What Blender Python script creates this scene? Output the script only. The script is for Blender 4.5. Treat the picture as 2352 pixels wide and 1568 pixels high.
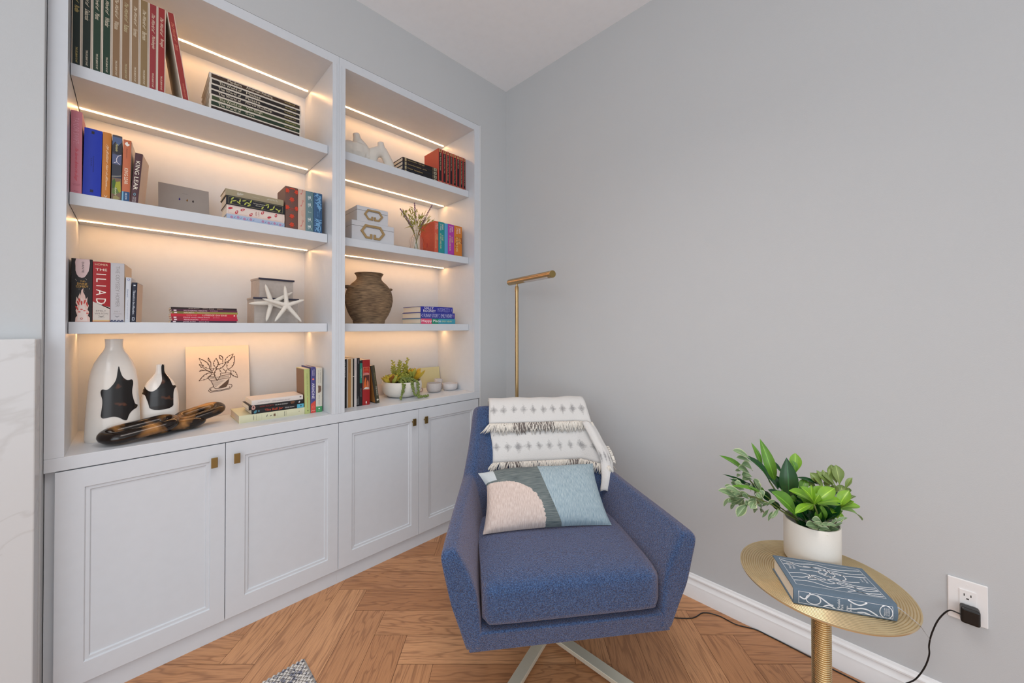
import bpy, bmesh, math, random
from math import sin, cos, pi, radians as rad
from mathutils import Vector, Matrix, Euler
random.seed(7)
C = bpy.context.scene.collection
for o in list(bpy.data.objects): bpy.data.objects.remove(o)

# ------------------------------------------------------------------ camera, world, exposure
cam_d = bpy.data.cameras.new('camera'); cam = bpy.data.objects.new('camera', cam_d); C.objects.link(cam)
cam_d.sensor_width = 36; cam_d.lens = 865.73*36/2352; cam_d.shift_y = -40.78/2352
cam_d.clip_start = 0.02; cam_d.clip_end = 60
cam.location = (-1.7654, -1.8159, 1.2)
cam.rotation_euler = (rad(90.457), rad(0.0225), rad(44.886-90))
bpy.context.scene.camera = cam
vs = bpy.context.scene.view_settings
vs.view_transform = 'Standard'; vs.look = 'None'; vs.gamma = 1; vs.use_curve_mapping = False
vs.exposure = 0.0
W = bpy.data.worlds.new('room_light'); bpy.context.scene.world = W; W.use_nodes = True
bg = W.node_tree.nodes['Background']; bg.inputs[0].default_value = (0.93, 0.965, 1.0, 1); bg.inputs[1].default_value = 1.0
def area(name, loc, rot, sx, sy, power, col):
    l = bpy.data.lights.new(name, 'AREA'); l.shape = 'RECTANGLE'; l.size = sx; l.size_y = sy; l.energy = power; l.color = col
    o = bpy.data.objects.new(name, l); C.objects.link(o); o.location = loc; o.rotation_euler = rot
    return o
# tall window behind the photographer and two soft fill lights added out of view
area('window_daylight', (-3.5, -4.1, 1.05), (rad(90), 0, rad(-42)), 3.0, 1.9, 29, (0.84, 0.92, 1.0))
def fill_point(name, loc, power, col, r=.3):
    l = bpy.data.lights.new(name, 'POINT'); l.shadow_soft_size = r; l.energy = power; l.color = col
    o = bpy.data.objects.new(name, l); C.objects.link(o); o.location = loc; return o
fill_point('fill_light_a', (-2.6, -2.3, 1.85), 15, (.88, .95, 1.0))  # unseen fill added to lift ceiling and walls, not a lamp of the room
fill_point('fill_light_b', (-2.9, -1.7, 1.95), 10, (.88, .95, 1.0))
dl = area('ceiling_downlight', (-1.35, -1.35, 2.77), (0, 0, 0), 1.1, 1.1, 11, (1.0, .91, .86)); dl.data.spread = rad(105)

# ------------------------------------------------------------------ materials
def lin(c):
    return tuple(((v/255)/12.92 if v/255 <= .04045 else ((v/255+.055)/1.055)**2.4) for v in c)
_m = {}
def mat(name, col, rough=.6, metal=0, nscale=0, namt=.1, bump=0, bscale=200, spec=.5, **kw):
    if name in _m: return _m[name]
    m = bpy.data.materials.new(name); m.use_nodes = True; nt = m.node_tree; b = nt.nodes['Principled BSDF']
    L = lin(col); b.inputs['Roughness'].default_value = rough; b.inputs['Metallic'].default_value = metal
    b.inputs['Specular IOR Level'].default_value = spec
    tc = nt.nodes.new('ShaderNodeTexCoord')
    n = nt.nodes.new('ShaderNodeTexNoise'); n.inputs['Scale'].default_value = nscale or 30; n.inputs['Detail'].default_value = 3
    nt.links.new(tc.outputs['Object'], n.inputs['Vector'])
    mx = nt.nodes.new('ShaderNodeMix'); mx.data_type = 'RGBA'; a = namt if nscale else .03
    mx.inputs[6].default_value = (*[v*(1-a) for v in L], 1); mx.inputs[7].default_value = (*[min(1, v*(1+a)) for v in L], 1)
    nt.links.new(n.outputs['Fac'], mx.inputs[0]); nt.links.new(mx.outputs[2], b.inputs['Base Color'])
    if bump:
        bn = nt.nodes.new('ShaderNodeTexNoise'); bn.inputs['Scale'].default_value = bscale; nt.links.new(tc.outputs['Object'], bn.inputs['Vector'])
        bp = nt.nodes.new('ShaderNodeBump'); bp.inputs['Strength'].default_value = bump; bp.inputs['Distance'].default_value = .002
        nt.links.new(bn.outputs['Fac'], bp.inputs['Height']); nt.links.new(bp.outputs[0], b.inputs['Normal'])
    for k, v in kw.items(): b.inputs[k.replace('_', ' ')].default_value = v
    _m[name] = m; return m
def cm(c, rough=.55):
    return mat('cover_%d_%d_%d' % c, c, rough)
class NT:
    """small node helper"""
    def __init__(s, name, rough=.6):
        s.m = bpy.data.materials.new(name); s.m.use_nodes = True; s.t = s.m.node_tree; s.b = s.t.nodes['Principled BSDF']
        s.b.inputs['Roughness'].default_value = rough; s.tc = s.t.nodes.new('ShaderNodeTexCoord')
    def n(s, typ, ins={}, **kw):
        x = s.t.nodes.new('ShaderNode'+typ)
        for k, v in kw.items(): setattr(x, k, v)
        for k, v in ins.items():
            if hasattr(v, 'is_output') or isinstance(v, bpy.types.NodeSocket): s.t.links.new(v, x.inputs[k])
            else: x.inputs[k].default_value = v
        return x
    def ma(s, op, a, b=0.0, c=0.0): return s.n('Math', {0: a, 1: b, 2: c}, operation=op).outputs[0]
    def mix(s, f, a, b):
        a = (*a, 1) if isinstance(a, tuple) and len(a) == 3 else a; b = (*b, 1) if isinstance(b, tuple) and len(b) == 3 else b
        return s.n('Mix', {0: f, 6: a, 7: b}, data_type='RGBA').outputs[2]
    def col(s, v): s.t.links.new(v, s.b.inputs['Base Color'])
    def bump(s, h, st=.4, d=.001):
        x = s.n('Bump', {'Height': h, 'Strength': st, 'Distance': d}); s.t.links.new(x.outputs[0], s.b.inputs['Normal'])

white_lacquer = mat('white_lacquer', (210, 215, 221), .35)
wall_paint = mat('wall_paint', (194, 197, 199), .9, 0, 6, .012, .15, 350)
ceil_paint = mat('ceiling_paint', (244, 248, 252), .95)
trim_paint = mat('trim_paint', (238, 239, 240), .4)
brass = mat('brushed_brass', (188, 160, 116), .32, 1, 90, .08)
brass_dark = mat('aged_brass', (150, 128, 82), .4, 1)
champagne = mat('champagne_metal', (226, 222, 204), .42, .5)
paper = mat('page_edges', (222, 208, 188), .85, 0, 500, .08)
whitepaper = mat('white_page_edges', (232, 222, 205), .85, 0, 500, .06)
black_plastic = mat('black_plastic', (14, 14, 15), .35)
white_plastic = mat('white_plastic', (236, 236, 236), .3)
ceramic = mat('white_ceramic', (226, 222, 214), .55, 0, 220, .05)
matte_cream = mat('matte_cream_ceramic', (225, 218, 208), .9, 0, 60, .03, .2, 300)

g = NT('led_strip_glow'); g.b.inputs['Base Color'].default_value = (1, .9, .75, 1)
g.b.inputs['Emission Color'].default_value = (1.0, .53, .22, 1); g.b.inputs['Emission Strength'].default_value = 35
led_m = g.m

def oak():
    g = NT('herringbone_oak', .38)
    uv = g.tc.outputs['UV']
    mp = g.n('Mapping', {'Vector': uv, 'Scale': (.8, 7.0, 1)})
    w = g.n('TexNoise', {'Vector': mp.outputs[0], 'Scale': 2.4, 'Detail': 3, 'Distortion': .9})
    sep = g.n('SeparateXYZ', {0: uv})
    ring = g.ma('SINE', g.ma('ADD', g.ma('MULTIPLY', w.outputs['Fac'], 44), g.ma('MULTIPLY', sep.outputs[1], 120)))
    ring = g.ma('POWER', g.ma('MULTIPLY_ADD', ring, .5, .5), 5.0)
    mp2 = g.n('Mapping', {'Vector': uv, 'Scale': (14, 320, 1)})
    f = g.n('TexNoise', {'Vector': mp2.outputs[0], 'Scale': 1, 'Detail': 2})
    at = g.n('Attribute', attribute_name='plank')
    base = g.mix(at.outputs['Fac'], lin((180, 126, 84)), lin((213, 158, 112)))
    fib = g.n('MapRange', {0: f.outputs['Fac'], 1: .45, 2: .75, 3: 0, 4: 1}).outputs[0]
    c = g.mix(g.ma('MULTIPLY', ring, .5), base, lin((124, 80, 52)))
    c = g.mix(g.ma('MULTIPLY', fib, .42), c, lin((124, 80, 52)))
    g.col(c); g.bump(g.ma('ADD', ring, fib), .12, .0006)
    return g.m
oak_m = oak(); gap_m = mat('plank_gap', (70, 42, 26), .8)

def tweed(name, dark, mid, light, scale=400, sheen=.36):
    g = NT(name, .95)
    v = g.n('TexVoronoi', {'Vector': g.tc.outputs['Object'], 'Scale': scale}, feature='F1')
    n = g.n('TexNoise', {'Vector': g.tc.outputs['Object'], 'Scale': scale*.8, 'Detail': 3})
    n2 = g.n('TexNoise', {'Vector': g.tc.outputs['Object'], 'Scale': 9, 'Detail': 2})
    fac = g.n('MapRange', {0: n.outputs['Fac'], 1: .35, 2: .68}).outputs[0]
    c = g.mix(fac, lin(dark), lin(mid))
    sp = g.n('MapRange', {0: v.outputs['Distance'], 1: .38, 2: .05}).outputs[0]
    c = g.mix(g.ma('MULTIPLY', sp, .42), c, lin(light))
    c = g.mix(g.ma('MULTIPLY', n2.outputs['Fac'], .12), c, lin(dark))
    g.col(c); g.bump(g.ma('SUBTRACT', n.outputs['Fac'], v.outputs['Distance']), .9, .002)
    g.b.inputs['Sheen Weight'].default_value = sheen; g.b.inputs['Sheen Roughness'].default_value = .45
    g.b.inputs['Sheen Tint'].default_value = (1.0, .72, .62, 1)  # warm tint imitates warm light on the upward faces of the fabric
    return g.m
blue_tweed = tweed('blue_tweed', (28, 44, 78), (64, 98, 146), (148, 176, 208))

def marble():
    g = NT('veined_marble', .25)
    n = g.n('TexNoise', {'Vector': g.tc.outputs['Object'], 'Scale': 2.2, 'Detail': 5, 'Distortion': 1.2})
    d = g.ma('ABSOLUTE', g.ma('SUBTRACT', n.outputs['Fac'], .5))
    f = g.n('MapRange', {0: d, 1: 0, 2: .018, 3: .35, 4: 0}).outputs[0]
    g.col(g.mix(f, lin((204, 205, 206)), lin((176, 174, 172)))); return g.m
marble_m = marble()
def clay():
    g = NT('brushed_clay', .85)
    mp = g.n('Mapping', {'Vector': g.tc.outputs['Object'], 'Scale': (22, 22, 300)})
    n = g.n('TexNoise', {'Vector': mp.outputs[0], 'Scale': 1.2, 'Detail': 4})
    n2 = g.n('TexNoise', {'Vector': g.tc.outputs['Object'], 'Scale': 9, 'Detail': 3})
    f = g.n('MapRange', {0: g.ma('ADD', g.ma('MULTIPLY', n.outputs['Fac'], .75), g.ma('MULTIPLY', n2.outputs['Fac'], .5)), 1: .5, 2: .78}).outputs[0]
    g.col(g.mix(f, lin((84, 66, 50)), lin((156, 128, 96)))); g.bump(n.outputs['Fac'], .5, .003); return g.m
clay_m = clay()
def horn():
    g = NT('polished_horn', .12)
    n = g.n('TexNoise', {'Vector': g.tc.outputs['Object'], 'Scale': 7, 'Detail': 3, 'Distortion': .8})
    f = g.n('MapRange', {0: n.outputs['Fac'], 1: .44, 2: .58}).outputs[0]
    g.col(g.mix(f, lin((24, 13, 8)), lin((176, 124, 68)))); return g.m
horn_m = horn()
def tortoise():
    g = NT('tortoise_glass', .22)
    n = g.n('TexNoise', {'Vector': g.tc.outputs['Object'], 'Scale': 26, 'Detail': 2})
    f = g.n('MapRange', {0: n.outputs['Fac'], 1: .60, 2: .72}).outputs[0]
    g.col(g.mix(g.ma('MULTIPLY', f, .7), lin((16, 7, 5)), lin((120, 70, 44)))); return g.m
tort_m = tortoise()
milk = mat('milk_glass', (240, 235, 228), .15)
shagreen = mat('grey_faux_shagreen', (176, 166, 158), .6, 0, 60, .16, .3, 400)
starfish_m = mat('bleached_starfish', (226, 220, 210), .9, 0, 200, .06, .8, 500)
grey_box = mat('pale_grey_box', (205, 206, 210), .55, 0, 8, .03)
gold_bar = mat('matte_gold', (170, 142, 98), .5, .35)
speckle = mat('speckled_stoneware', (190, 184, 182), .6, 0, 420, .38)
speckle2 = mat('pale_stoneware', (205, 202, 202), .5, 0, 60, .06)

# ------------------------------------------------------------------ mesh builder
class MB:
    def __init__(s, xf=None): s.v = []; s.f = []; s.m = []; s.u = {}; s.xf = xf
    def av(s, p):
        p = Vector(p); s.v.append(tuple(s.xf @ p if s.xf else p)); return len(s.v)-1
    def face(s, idx, mi=0, uv=None):
        s.f.append(tuple(idx)); s.m.append(mi)
        if uv: s.u[len(s.f)-1] = uv
    def poly(s, pts, mi=0): s.face([s.av(p) for p in pts], mi)
    def box(s, x0, x1, y0, y1, z0, z1, mi=0):
        i = [s.av(p) for p in ((x0,y0,z0),(x1,y0,z0),(x1,y1,z0),(x0,y1,z0),(x0,y0,z1),(x1,y0,z1),(x1,y1,z1),(x0,y1,z1))]
        for q in ((3,2,1,0),(4,5,6,7),(0,1,5,4),(1,2,6,5),(2,3,7,6),(3,0,4,7)): s.face([i[k] for k in q], mi)
    def prism(s, pts, z0, z1, mi=0):       # pts: ccw (x,y) outline
        a = [s.av((x,y,z0)) for x,y in pts]; b = [s.av((x,y,z1)) for x,y in pts]; n = len(pts)
        for k in range(n): s.face((a[k],a[(k+1)%n],b[(k+1)%n],b[k]), mi)
        s.face(a[::-1], mi); s.face(b, mi)
    def lathe(s, prof, n=48, cx=0, cy=0, sx=1, sy=1, mi=0, cap0=True, cap1=False):
        rings = [[s.av((cx+r*cos(2*pi*k/n)*sx, cy+r*sin(2*pi*k/n)*sy, z)) for k in range(n)] for r, z in prof]
        for a, b in zip(rings, rings[1:]):
            for k in range(n): s.face((a[k],a[(k+1)%n],b[(k+1)%n],b[k]), mi)
        if cap0: s.face(rings[0][::-1], mi)
        if cap1: s.face(rings[-1], mi)
    def tube(s, pts, r, n=8, closed=False, mi=0, caps=True, flat=1):
        pts = [Vector(p) for p in pts]; N = len(pts); rr = r if isinstance(r, (list, tuple)) else [r]*N
        up = None; rings = []
        for k, p in enumerate(pts):
            if closed: t = pts[(k+1)%N]-pts[k-1]
            else: t = pts[min(k+1,N-1)]-pts[max(k-1,0)]
            t.normalize()
            if up is None: up = Vector((0,0,1)) if abs(t.z) < .9 else Vector((1,0,0))
            a = up - t*up.dot(t); a.normalize(); up = a; b = t.cross(a)
            rings.append([s.av(p + a*cos(2*pi*j/n)*rr[k]*flat + b*sin(2*pi*j/n)*rr[k]) for j in range(n)])
        for k in range(N if closed else N-1):
            A = rings[k]; B = rings[(k+1)%N]
            for j in range(n): s.face((A[j],A[(j+1)%n],B[(j+1)%n],B[j]), mi)
        if not closed and caps: s.face(rings[0][::-1], mi); s.face(rings[-1], mi)
    def grid(s, fn, nu, nv, mi=0, uv=True, flip=False):
        idx = [[s.av(fn(i/nu, j/nv)) for i in range(nu+1)] for j in range(nv+1)]
        for j in range(nv):
            for i in range(nu):
                q = (idx[j][i], idx[j][i+1], idx[j+1][i+1], idx[j+1][i])
                U = ((i/nu,j/nv),((i+1)/nu,j/nv),((i+1)/nu,(j+1)/nv),(i/nu,(j+1)/nv))
                if flip: q = q[::-1]; U = U[::-1]
                s.face(q, mi, U if uv else None)
        return idx
    def build(s, name, mats, parent=None, smooth=None, bevel=0, seg=2, weld=False, recalc=True):
        me = bpy.data.meshes.new(name); me.from_pydata(s.v, [], s.f)
        for m in (mats if isinstance(mats, (list, tuple)) else [mats]): me.materials.append(m)
        me.polygons.foreach_set('material_index', s.m)
        if s.u:
            ul = me.uv_layers.new(name='UVMap')
            for fi, uv in s.u.items():
                for li, c in zip(me.polygons[fi].loop_indices, uv): ul.data[li].uv = c
        if recalc or weld:
            b = bmesh.new(); b.from_mesh(me)
            if weld: bmesh.ops.remove_doubles(b, verts=b.verts, dist=1e-5)
            if recalc: bmesh.ops.recalc_face_normals(b, faces=b.faces)
            b.to_mesh(me); b.free()
        if smooth:
            me.polygons.foreach_set('use_smooth', [True]*len(me.polygons)); me.set_sharp_from_angle(angle=rad(smooth))
        me.update()
        o = bpy.data.objects.new(name, me); C.objects.link(o)
        if parent: o.parent = parent
        if bevel:
            md = o.modifiers.new('bevel', 'BEVEL'); md.width = bevel; md.segments = seg; md.limit_method = 'ANGLE'; md.angle_limit = rad(40)
        return o
def tag(o, label=None, cat=None, group=None, kind=None):
    if label: o['label'] = label
    if cat: o['category'] = cat
    if group: o['group'] = group
    if kind: o['kind'] = kind
    return o
def thing(name, label, cat, loc=(0,0,0), rot=(0,0,0), group=None):
    o = bpy.data.objects.new(name, None); C.objects.link(o); o.location = loc; o.rotation_euler = rot
    o.empty_display_size = .05
    return tag(o, label, cat, group)
def subsurf(o, n=2):
    m = o.modifiers.new('sub', 'SUBSURF'); m.levels = n; m.render_levels = n

# flat lettering made from the built-in font
_t = {}
def text_geo(st):
    if st in _t: return _t[st]
    cu = bpy.data.curves.new('t', 'FONT'); cu.body = st; cu.resolution_u = 2; cu.offset = 0
    o = bpy.data.objects.new('t', cu); C.objects.link(o)
    bpy.context.view_layer.update()
    me = bpy.data.meshes.new_from_object(o.evaluated_get(bpy.context.evaluated_depsgraph_get()))
    vs_ = [(v.co.x, v.co.y) for v in me.vertices]; fs = [tuple(p.vertices) for p in me.polygons]
    bpy.data.objects.remove(o); bpy.data.curves.remove(cu); bpy.data.meshes.remove(me)
    x0 = min(v[0] for v in vs_); x1 = max(v[0] for v in vs_); y0 = min(v[1] for v in vs_); y1 = max(v[1] for v in vs_)
    _t[st] = ([((x-x0)/(x1-x0), (y-y0)/(y1-y0)) for x, y in vs_], fs); return _t[st]
def put_text(mb, st, fn, mi, shear=0):
    """fn maps unit text coordinates (a along, b up) to a point"""
    vs_, fs = text_geo(st); idx = [mb.av(fn(a+shear*b, b)) for a, b in vs_]
    for f in fs: mb.face([idx[k] for k in f], mi)
# ------------------------------------------------------------------ setting
XL, XM1, XM2, XR, DEP = -1.9156, -1.12, -1.0614, -.2731, .3992
ZTOP, ZOPEN, ZCT, ZCB, ZDB, ZCEIL = 2.4673, 2.4266, .7957, .7523, .0692, 2.7839
XS, XE, XMID = -1.9565, -.2312, -1.0907
FAR = -4.6
def struct(o): return tag(o, kind='structure')
m = MB()     # floor: herringbone planks, one mesh
PW, PL = .127, .635
e1 = Vector((.7056, -.7085)); e2 = Vector((.7085, .7056)); o0 = Vector((-1.7654, -1.8159))
m.box(FAR, .05, FAR, .5, -.03, -.0012, 1)
vals = []
def plank(l0, l1, d0, d1, along_l):
    g = .0006
    pts = [(l0+g,d0+g),(l1-g,d0+g),(l1-g,d1-g),(l0+g,d1-g)]
    P = [o0+e1*a+e2*b for a, b in pts]
    if min(p.x for p in P) > .02 or max(p.x for p in P) < FAR or min(p.y for p in P) > .05 or max(p.y for p in P) < FAR: return
    # clip outlying corners to the room so nothing pokes through the walls
    ou, ov = random.uniform(0, 40), random.uniform(0, 40)
    uv = [((a if along_l else b)+ou, (b if along_l else a)+ov) for a, b in pts]
    def clip(poly, uvs, ax, lim, sg):
        out = []; ou_ = []
        for k in range(len(poly)):
            p, q = poly[k], poly[(k+1) % len(poly)]; a, b = uvs[k], uvs[(k+1) % len(poly)]
            ip, iq = sg*(p[ax]-lim) <= 0, sg*(q[ax]-lim) <= 0
            if ip: out.append(p); ou_.append(a)
            if ip != iq:
                t = (lim-p[ax])/(q[ax]-p[ax]); out.append(p+(q-p)*t); ou_.append((a[0]+(b[0]-a[0])*t, a[1]+(b[1]-a[1])*t))
        return out, ou_
    for ax, lim, sg in ((0, .0, 1), (1, .02, 1), (0, FAR, -1), (1, FAR, -1)):
        if len(P) > 2: P, uv = clip(P, uv, ax, lim, sg)
    if len(P) < 3: return
    i = [m.av((p.x, p.y, 0)) for p in P]; m.face(i, 0, uv); vals.append(random.random())
for k in range(-40, 40):
    for j in range(-5, 7):
        a = -.663+.127*k-PL*j; D = 1.732-.127*k-PL*j
        plank(a, a+PL, D-PW, D, True)
        plank(a, a+PW, D-PW-PL, D-PW, False)
fl = struct(m.build('floor', [oak_m, gap_m], recalc=False))
at = fl.data.attributes.new('plank', 'FLOAT', 'FACE')
for i, v in enumerate([0.5]*6+vals): at.data[i].value = v

m = MB(); m.box(FAR, .1, FAR, .5, ZCEIL, ZCEIL+.05); struct(m.build('ceiling', ceil_paint))
m = MB(); m.box(0, .1, FAR, .5, 0, ZCEIL); struct(m.build('wall_right', wall_paint))
m = MB()
m.box(-1.9565, 0, 0, .5, ZTOP+.001, ZCEIL); m.box(XE+.001, 0, 0, .5, 0, ZTOP+.001); m.box(FAR, -1.9575, .0, .5, 0, ZCEIL); m.box(XS, XE, .43, .5, 0, ZTOP+.001)
struct(m.build('wall_back', wall_paint))
m = MB(); m.box(FAR, -1.9575, -.03, -.0005, 0, ZCEIL); struct(m.build('wall_left', wall_paint, bevel=.002))
m = MB(); m.box(XE+.0005, XE+.0035, -.003, -.0002, .02, ZTOP); struct(m.build('trim_1', trim_paint))
# tall moulded baseboard of the right wall
m = MB(); prof = [(0,0),(-.018,0),(-.018,.048),(-.0165,.052),(-.0165,.060),(-.012,.066),(-.009,.074),(-.009,.080),(-.012,.083),(-.012,.088),(-.006,.094),(-.004,.100),(0,.102)]
a = [m.av((x-.0003, FAR+.02, z)) for x, z in prof]; b = [m.av((x-.0003, -.0003, z)) for x, z in prof]
for k in range(len(prof)): m.face((a[k], a[(k+1)%len(prof)], b[(k+1)%len(prof)], b[k]))
m.face(a); m.face(b[::-1]); struct(m.build('baseboard_right', trim_paint, smooth=25))
m = MB(); m.box(XE+.006, -.0185, -.016, -.0003, .0, .098); struct(m.build('baseboard_back', trim_paint, bevel=.004))

t = thing('fireplace_surround', 'pale veined marble fireplace surround at the left edge, beside the bookcase', 'fireplace surround', (-2.2, -.06, 0))
m = MB(); m.box(-.9, .2395, -.045, .0295, .0, 1.166); m.build('marble_slab', marble_m, t, bevel=.003)

# ------------------------------------------------------------------ built-in bookcase
SH = (2.0576, 1.637, 1.2161); SB = (2.0176, 1.597, 1.1770)
def bookcase(label, x0, x1, i0, i1, extra):
    t = thing('bookcase', label, 'bookcase', ((x0+x1)/2, .2, ZCT)); ox, oy, oz = (x0+x1)/2, .2, ZCT
    def part(nm, f, mt=white_lacquer, par=t, **k):
        m = MB(Matrix.Translation((-ox, -oy, -oz))); f(m); return m.build(nm, mt, par, **k)
    e = .0004
    part('side_panel', lambda m: m.box(x0+e, i0, .018, DEP, ZCT+e, ZOPEN))
    part('side_panel', lambda m: m.box(i1, x1-e, .018, DEP, ZCT+e, ZOPEN))
    part('back_panel', lambda m: m.box(x0+e, x1-e, DEP, DEP+.018, ZCT+e, ZTOP))
    part('top_panel', lambda m: m.box(x0+e, x1-e, .018, DEP, ZOPEN, ZTOP-e))
    def ff(m):
        m.box(x0+e, i0, 0, .0178, ZCT+e, ZTOP-e); m.box(i1, x1-e, 0, .0178, ZCT+e, ZTOP-e); m.box(i0, i1, 0, .0178, ZOPEN, ZTOP-e)
        for q in extra: m.box(q, q+.0028, -.0022, .0, ZCT+e, ZTOP-.04)
    part('face_frame', ff)
    def strip(z, par):
        part('led_strip', lambda m: m.box(i0+.004, i1-.012, .312, .321, z-.0015, z-.0002), led_m, par)
    for zt, zb in zip(SH, SB):
        s = part('shelf', lambda m: m.box(i0+.0015, i1-.0015, .055, DEP-.0005, zb, zt), bevel=.0012)
        strip(zb, s)
    strip(ZOPEN, t)
bookcase('tall white built-in bookcase bay on the left, beside the fireplace, with lit shelves', XS, XMID, XL, XM1, (-1.1048, -1.094))
bookcase('narrower-looking lit white bookcase bay on the right, next to the room corner', XMID, XE, XM2, XR, (-1.0830,))
m = MB(); m.box(XS, XE, 0, .42, ZCB+.0012, ZCT)
ct = m.build('countertop', white_lacquer, bevel=.0015)
tag(ct, 'long white countertop running above the cabinet doors under both bookcase bays', 'countertop')
def door(m, x0, x1, z0, z1, y=0):
    ix0, ix1, iz0, iz1 = x0+.062, x1-.045, z0+.065, z1-.060
    loops = []
    for ins, dy in ((None, 0), (0, 0), (.0015, .0045), (.0115, .0045), (.013, .009)):
        if ins is None: r = (x0, x1, z0, z1)
        else: r = (ix0+ins, ix1-ins, iz0+ins, iz1-ins)
        loops.append([m.av((x, y+dy, z)) for x, z in ((r[0],r[2]),(r[1],r[2]),(r[1],r[3]),(r[0],r[3]))])
    for A, B in zip(loops, loops[1:]):
        for k in range(4): m.face((A[k], A[(k+1)%4], B[(k+1)%4], B[k]))
    m.face(loops[-1])
    bk = [m.av((x, y+.019, z)) for x, z in ((x0,z0),(x1,z0),(x1,z1),(x0,z1))]
    for k in range(4): m.face((loops[0][k], bk[k], bk[(k+1)%4], loops[0][(k+1)%4]))
    m.face(bk[::-1])
def cabinet(label, x0, x1, doors):
    ox = (x0+x1)/2; t = thing('base_cabinet', label, 'cabinet', (ox, .2, 0)); X = Matrix.Translation((-ox, -.2, 0))
    m = MB(X); m.box(x0+.0003, x1-.0003, .0205, .42, ZDB, ZCB); m.build('body', white_lacquer, t)
    m = MB(X); m.box(max(x0, -1.0881) if x0 > -1.5 else x0, min(x1, -1.0881) if x1 < -.9 else x1, .016, .40, .0, ZDB-.001); m.build('plinth', white_lacquer, t)
    for a, b, kx in doors:
        m = MB(X); door(m, a+.0010, b-.0010, ZDB+.001, ZCB-.0022); d = m.build('door', white_lacquer, t, bevel=.0008, seg=1)
        m = MB(X); m.box(kx-.010, kx+.010, -.024, -.019, .670, .708); m.box(kx-.004, kx+.004, -.019, -.0001, .685, .693)
        m.build('knob', brass_dark, d, bevel=.0012)
cabinet('white double-door cabinet under the left bookcase bay, nearest the fireplace', -1.9560, -1.0882, ((-1.9352,-1.5116,-1.548), (-1.5116,-1.0881,-1.478)))
cabinet('white double-door cabinet under the right bookcase bay, partly behind the armchair', -1.0880, -.2316, ((-1.0881,-.6625,-.702), (-.6625,-.2400,-.629)))
# ------------------------------------------------------------------ books
IV = (236, 226, 208)
def book(label, group, x, y, z, T, H, D, col, items=(), lie=False, lean=0, rotz=0, pages=None, spine=None, hard=True, bulge=.0015, rough=.55, cat='book', rcol=None):
    """stands with its spine to -y; x is the left edge of the spine (right end when lying)"""
    if items: bulge = min(bulge, .0022)
    rot = (0, rad(-90) if lie else rad(lean), rad(rotz))
    if lean > 0: z += T*sin(rad(lean))
    t = thing('book', label, cat, (x, y, z), rot, group)
    t.rotation_mode = 'XYZ'
    pages = pages or paper
    bt = min(.0022, T*.12) if hard else .0006; ov = .0025 if hard else .0003
    N = 7
    def by(u): return -bulge*(1-(2*u-1)**2)
    m = MB(); mats = [cm(col, rough)]
    outer = [(T*k/(N-1), by(k/(N-1))) for k in range(N)]
    pts = outer + [(T, D), (T-bt, D), (T-bt, bt), (bt, bt), (bt, D), (0, D)]
    a = [m.av((px, py, 0)) for px, py in pts]; b = [m.av((px, py, H)) for px, py in pts]; n = len(pts)
    for k in range(n): m.face((a[k], a[(k+1)%n], b[(k+1)%n], b[k]), 0)
    # end caps of the U-shaped cover as quads
    for R, fl in ((a, 1), (b, 0)):
        q = [(R[0],)+tuple(R[1:N-1])+(R[N-1], R[N+2], R[N+3]), (R[0], R[N+3], R[N+4], R[N+5]), (R[N-1], R[N], R[N+1], R[N+2])]
        for f in q: m.face(f[::-1] if fl else f, 0)
    def mi(c):
        mm = c if isinstance(c, bpy.types.Material) else cm(c, rough)
        if mm not in mats: mats.append(mm)
        return mats.index(mm)
    lay = [0]
    def P(xf, zf, k):        # xf 0..1 across, zf 0 top .. 1 bottom
        xf = min(.985, max(.015, xf)); zf = min(.998, max(.002, zf)); return (T*xf, -bulge-.00003*k-.0001, H*(1-zf))
    for it in items:
        lay[0] += 1; k = lay[0]
        if it[0] == 'r':     # band / panel
            _, x0, x1, z0, z1, c = it; nn = 6; j = mi(c)
            row = [[m.av(P(x0+(x1-x0)*q/nn, zz, k)) for q in range(nn+1)] for zz in (z0, z1)]
            for q in range(nn): m.face((row[1][q], row[1][q+1], row[0][q+1], row[0][q]), j)
        elif it[0] == 'p': m.poly([P(px, pz, k) for px, pz in it[1]], mi(it[2]))
        elif it[0] == 'l':   # strokes given in spine fractions
            _, pl, w, c = it; j = mi(c)
            for (ax, az), (bx, bz) in zip(pl, pl[1:]):
                A = Vector((ax*T, az*H)); B = Vector((bx*T, bz*H)); d = (B-A).normalized(); nrm = Vector((-d.y, d.x))*w/2
                m.poly([P(q.x/T, q.y/H, k) for q in (A-nrm, B-nrm, B+nrm, A+nrm)], j)
        elif it[0] == 'v':   # reads downwards
            _, s, z0, z1, x0, x1, c = it[:7]; sh = it[7] if len(it) > 7 else 0
            put_text(m, s, lambda a, b: P(x0+(x1-x0)*b, z0+(z1-z0)*a, k), mi(c), sh)
        elif it[0] == 'u':   # same, turned the other way up
            _, s, z0, z1, x0, x1, c = it[:7]
            put_text(m, s, lambda a, b: P(x1-(x1-x0)*b, z1-(z1-z0)*a, k), mi(c))
        elif it[0] == 'h':   # reads across
            _, s, z0, z1, x0, x1, c = it[:7]
            put_text(m, s, lambda a, b: P(x0+(x1-x0)*a, z1-(z1-z0)*b, k), mi(c))
    m.build('cover', mats, t, smooth=30, recalc=False)
    m = MB(); m.box(bt, T-bt, bt+.0004, D-ov, ov, H-ov); m.build('page_block', pages, t)
    if rcol:
        m = MB(); m.box(T+.0001, T+.0006, .004, D-.001, .001, H-.001); m.build('front_cover', cm(rcol), t)
    return t
GOLD = (206, 184, 110); CR = (226, 214, 190)

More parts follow.
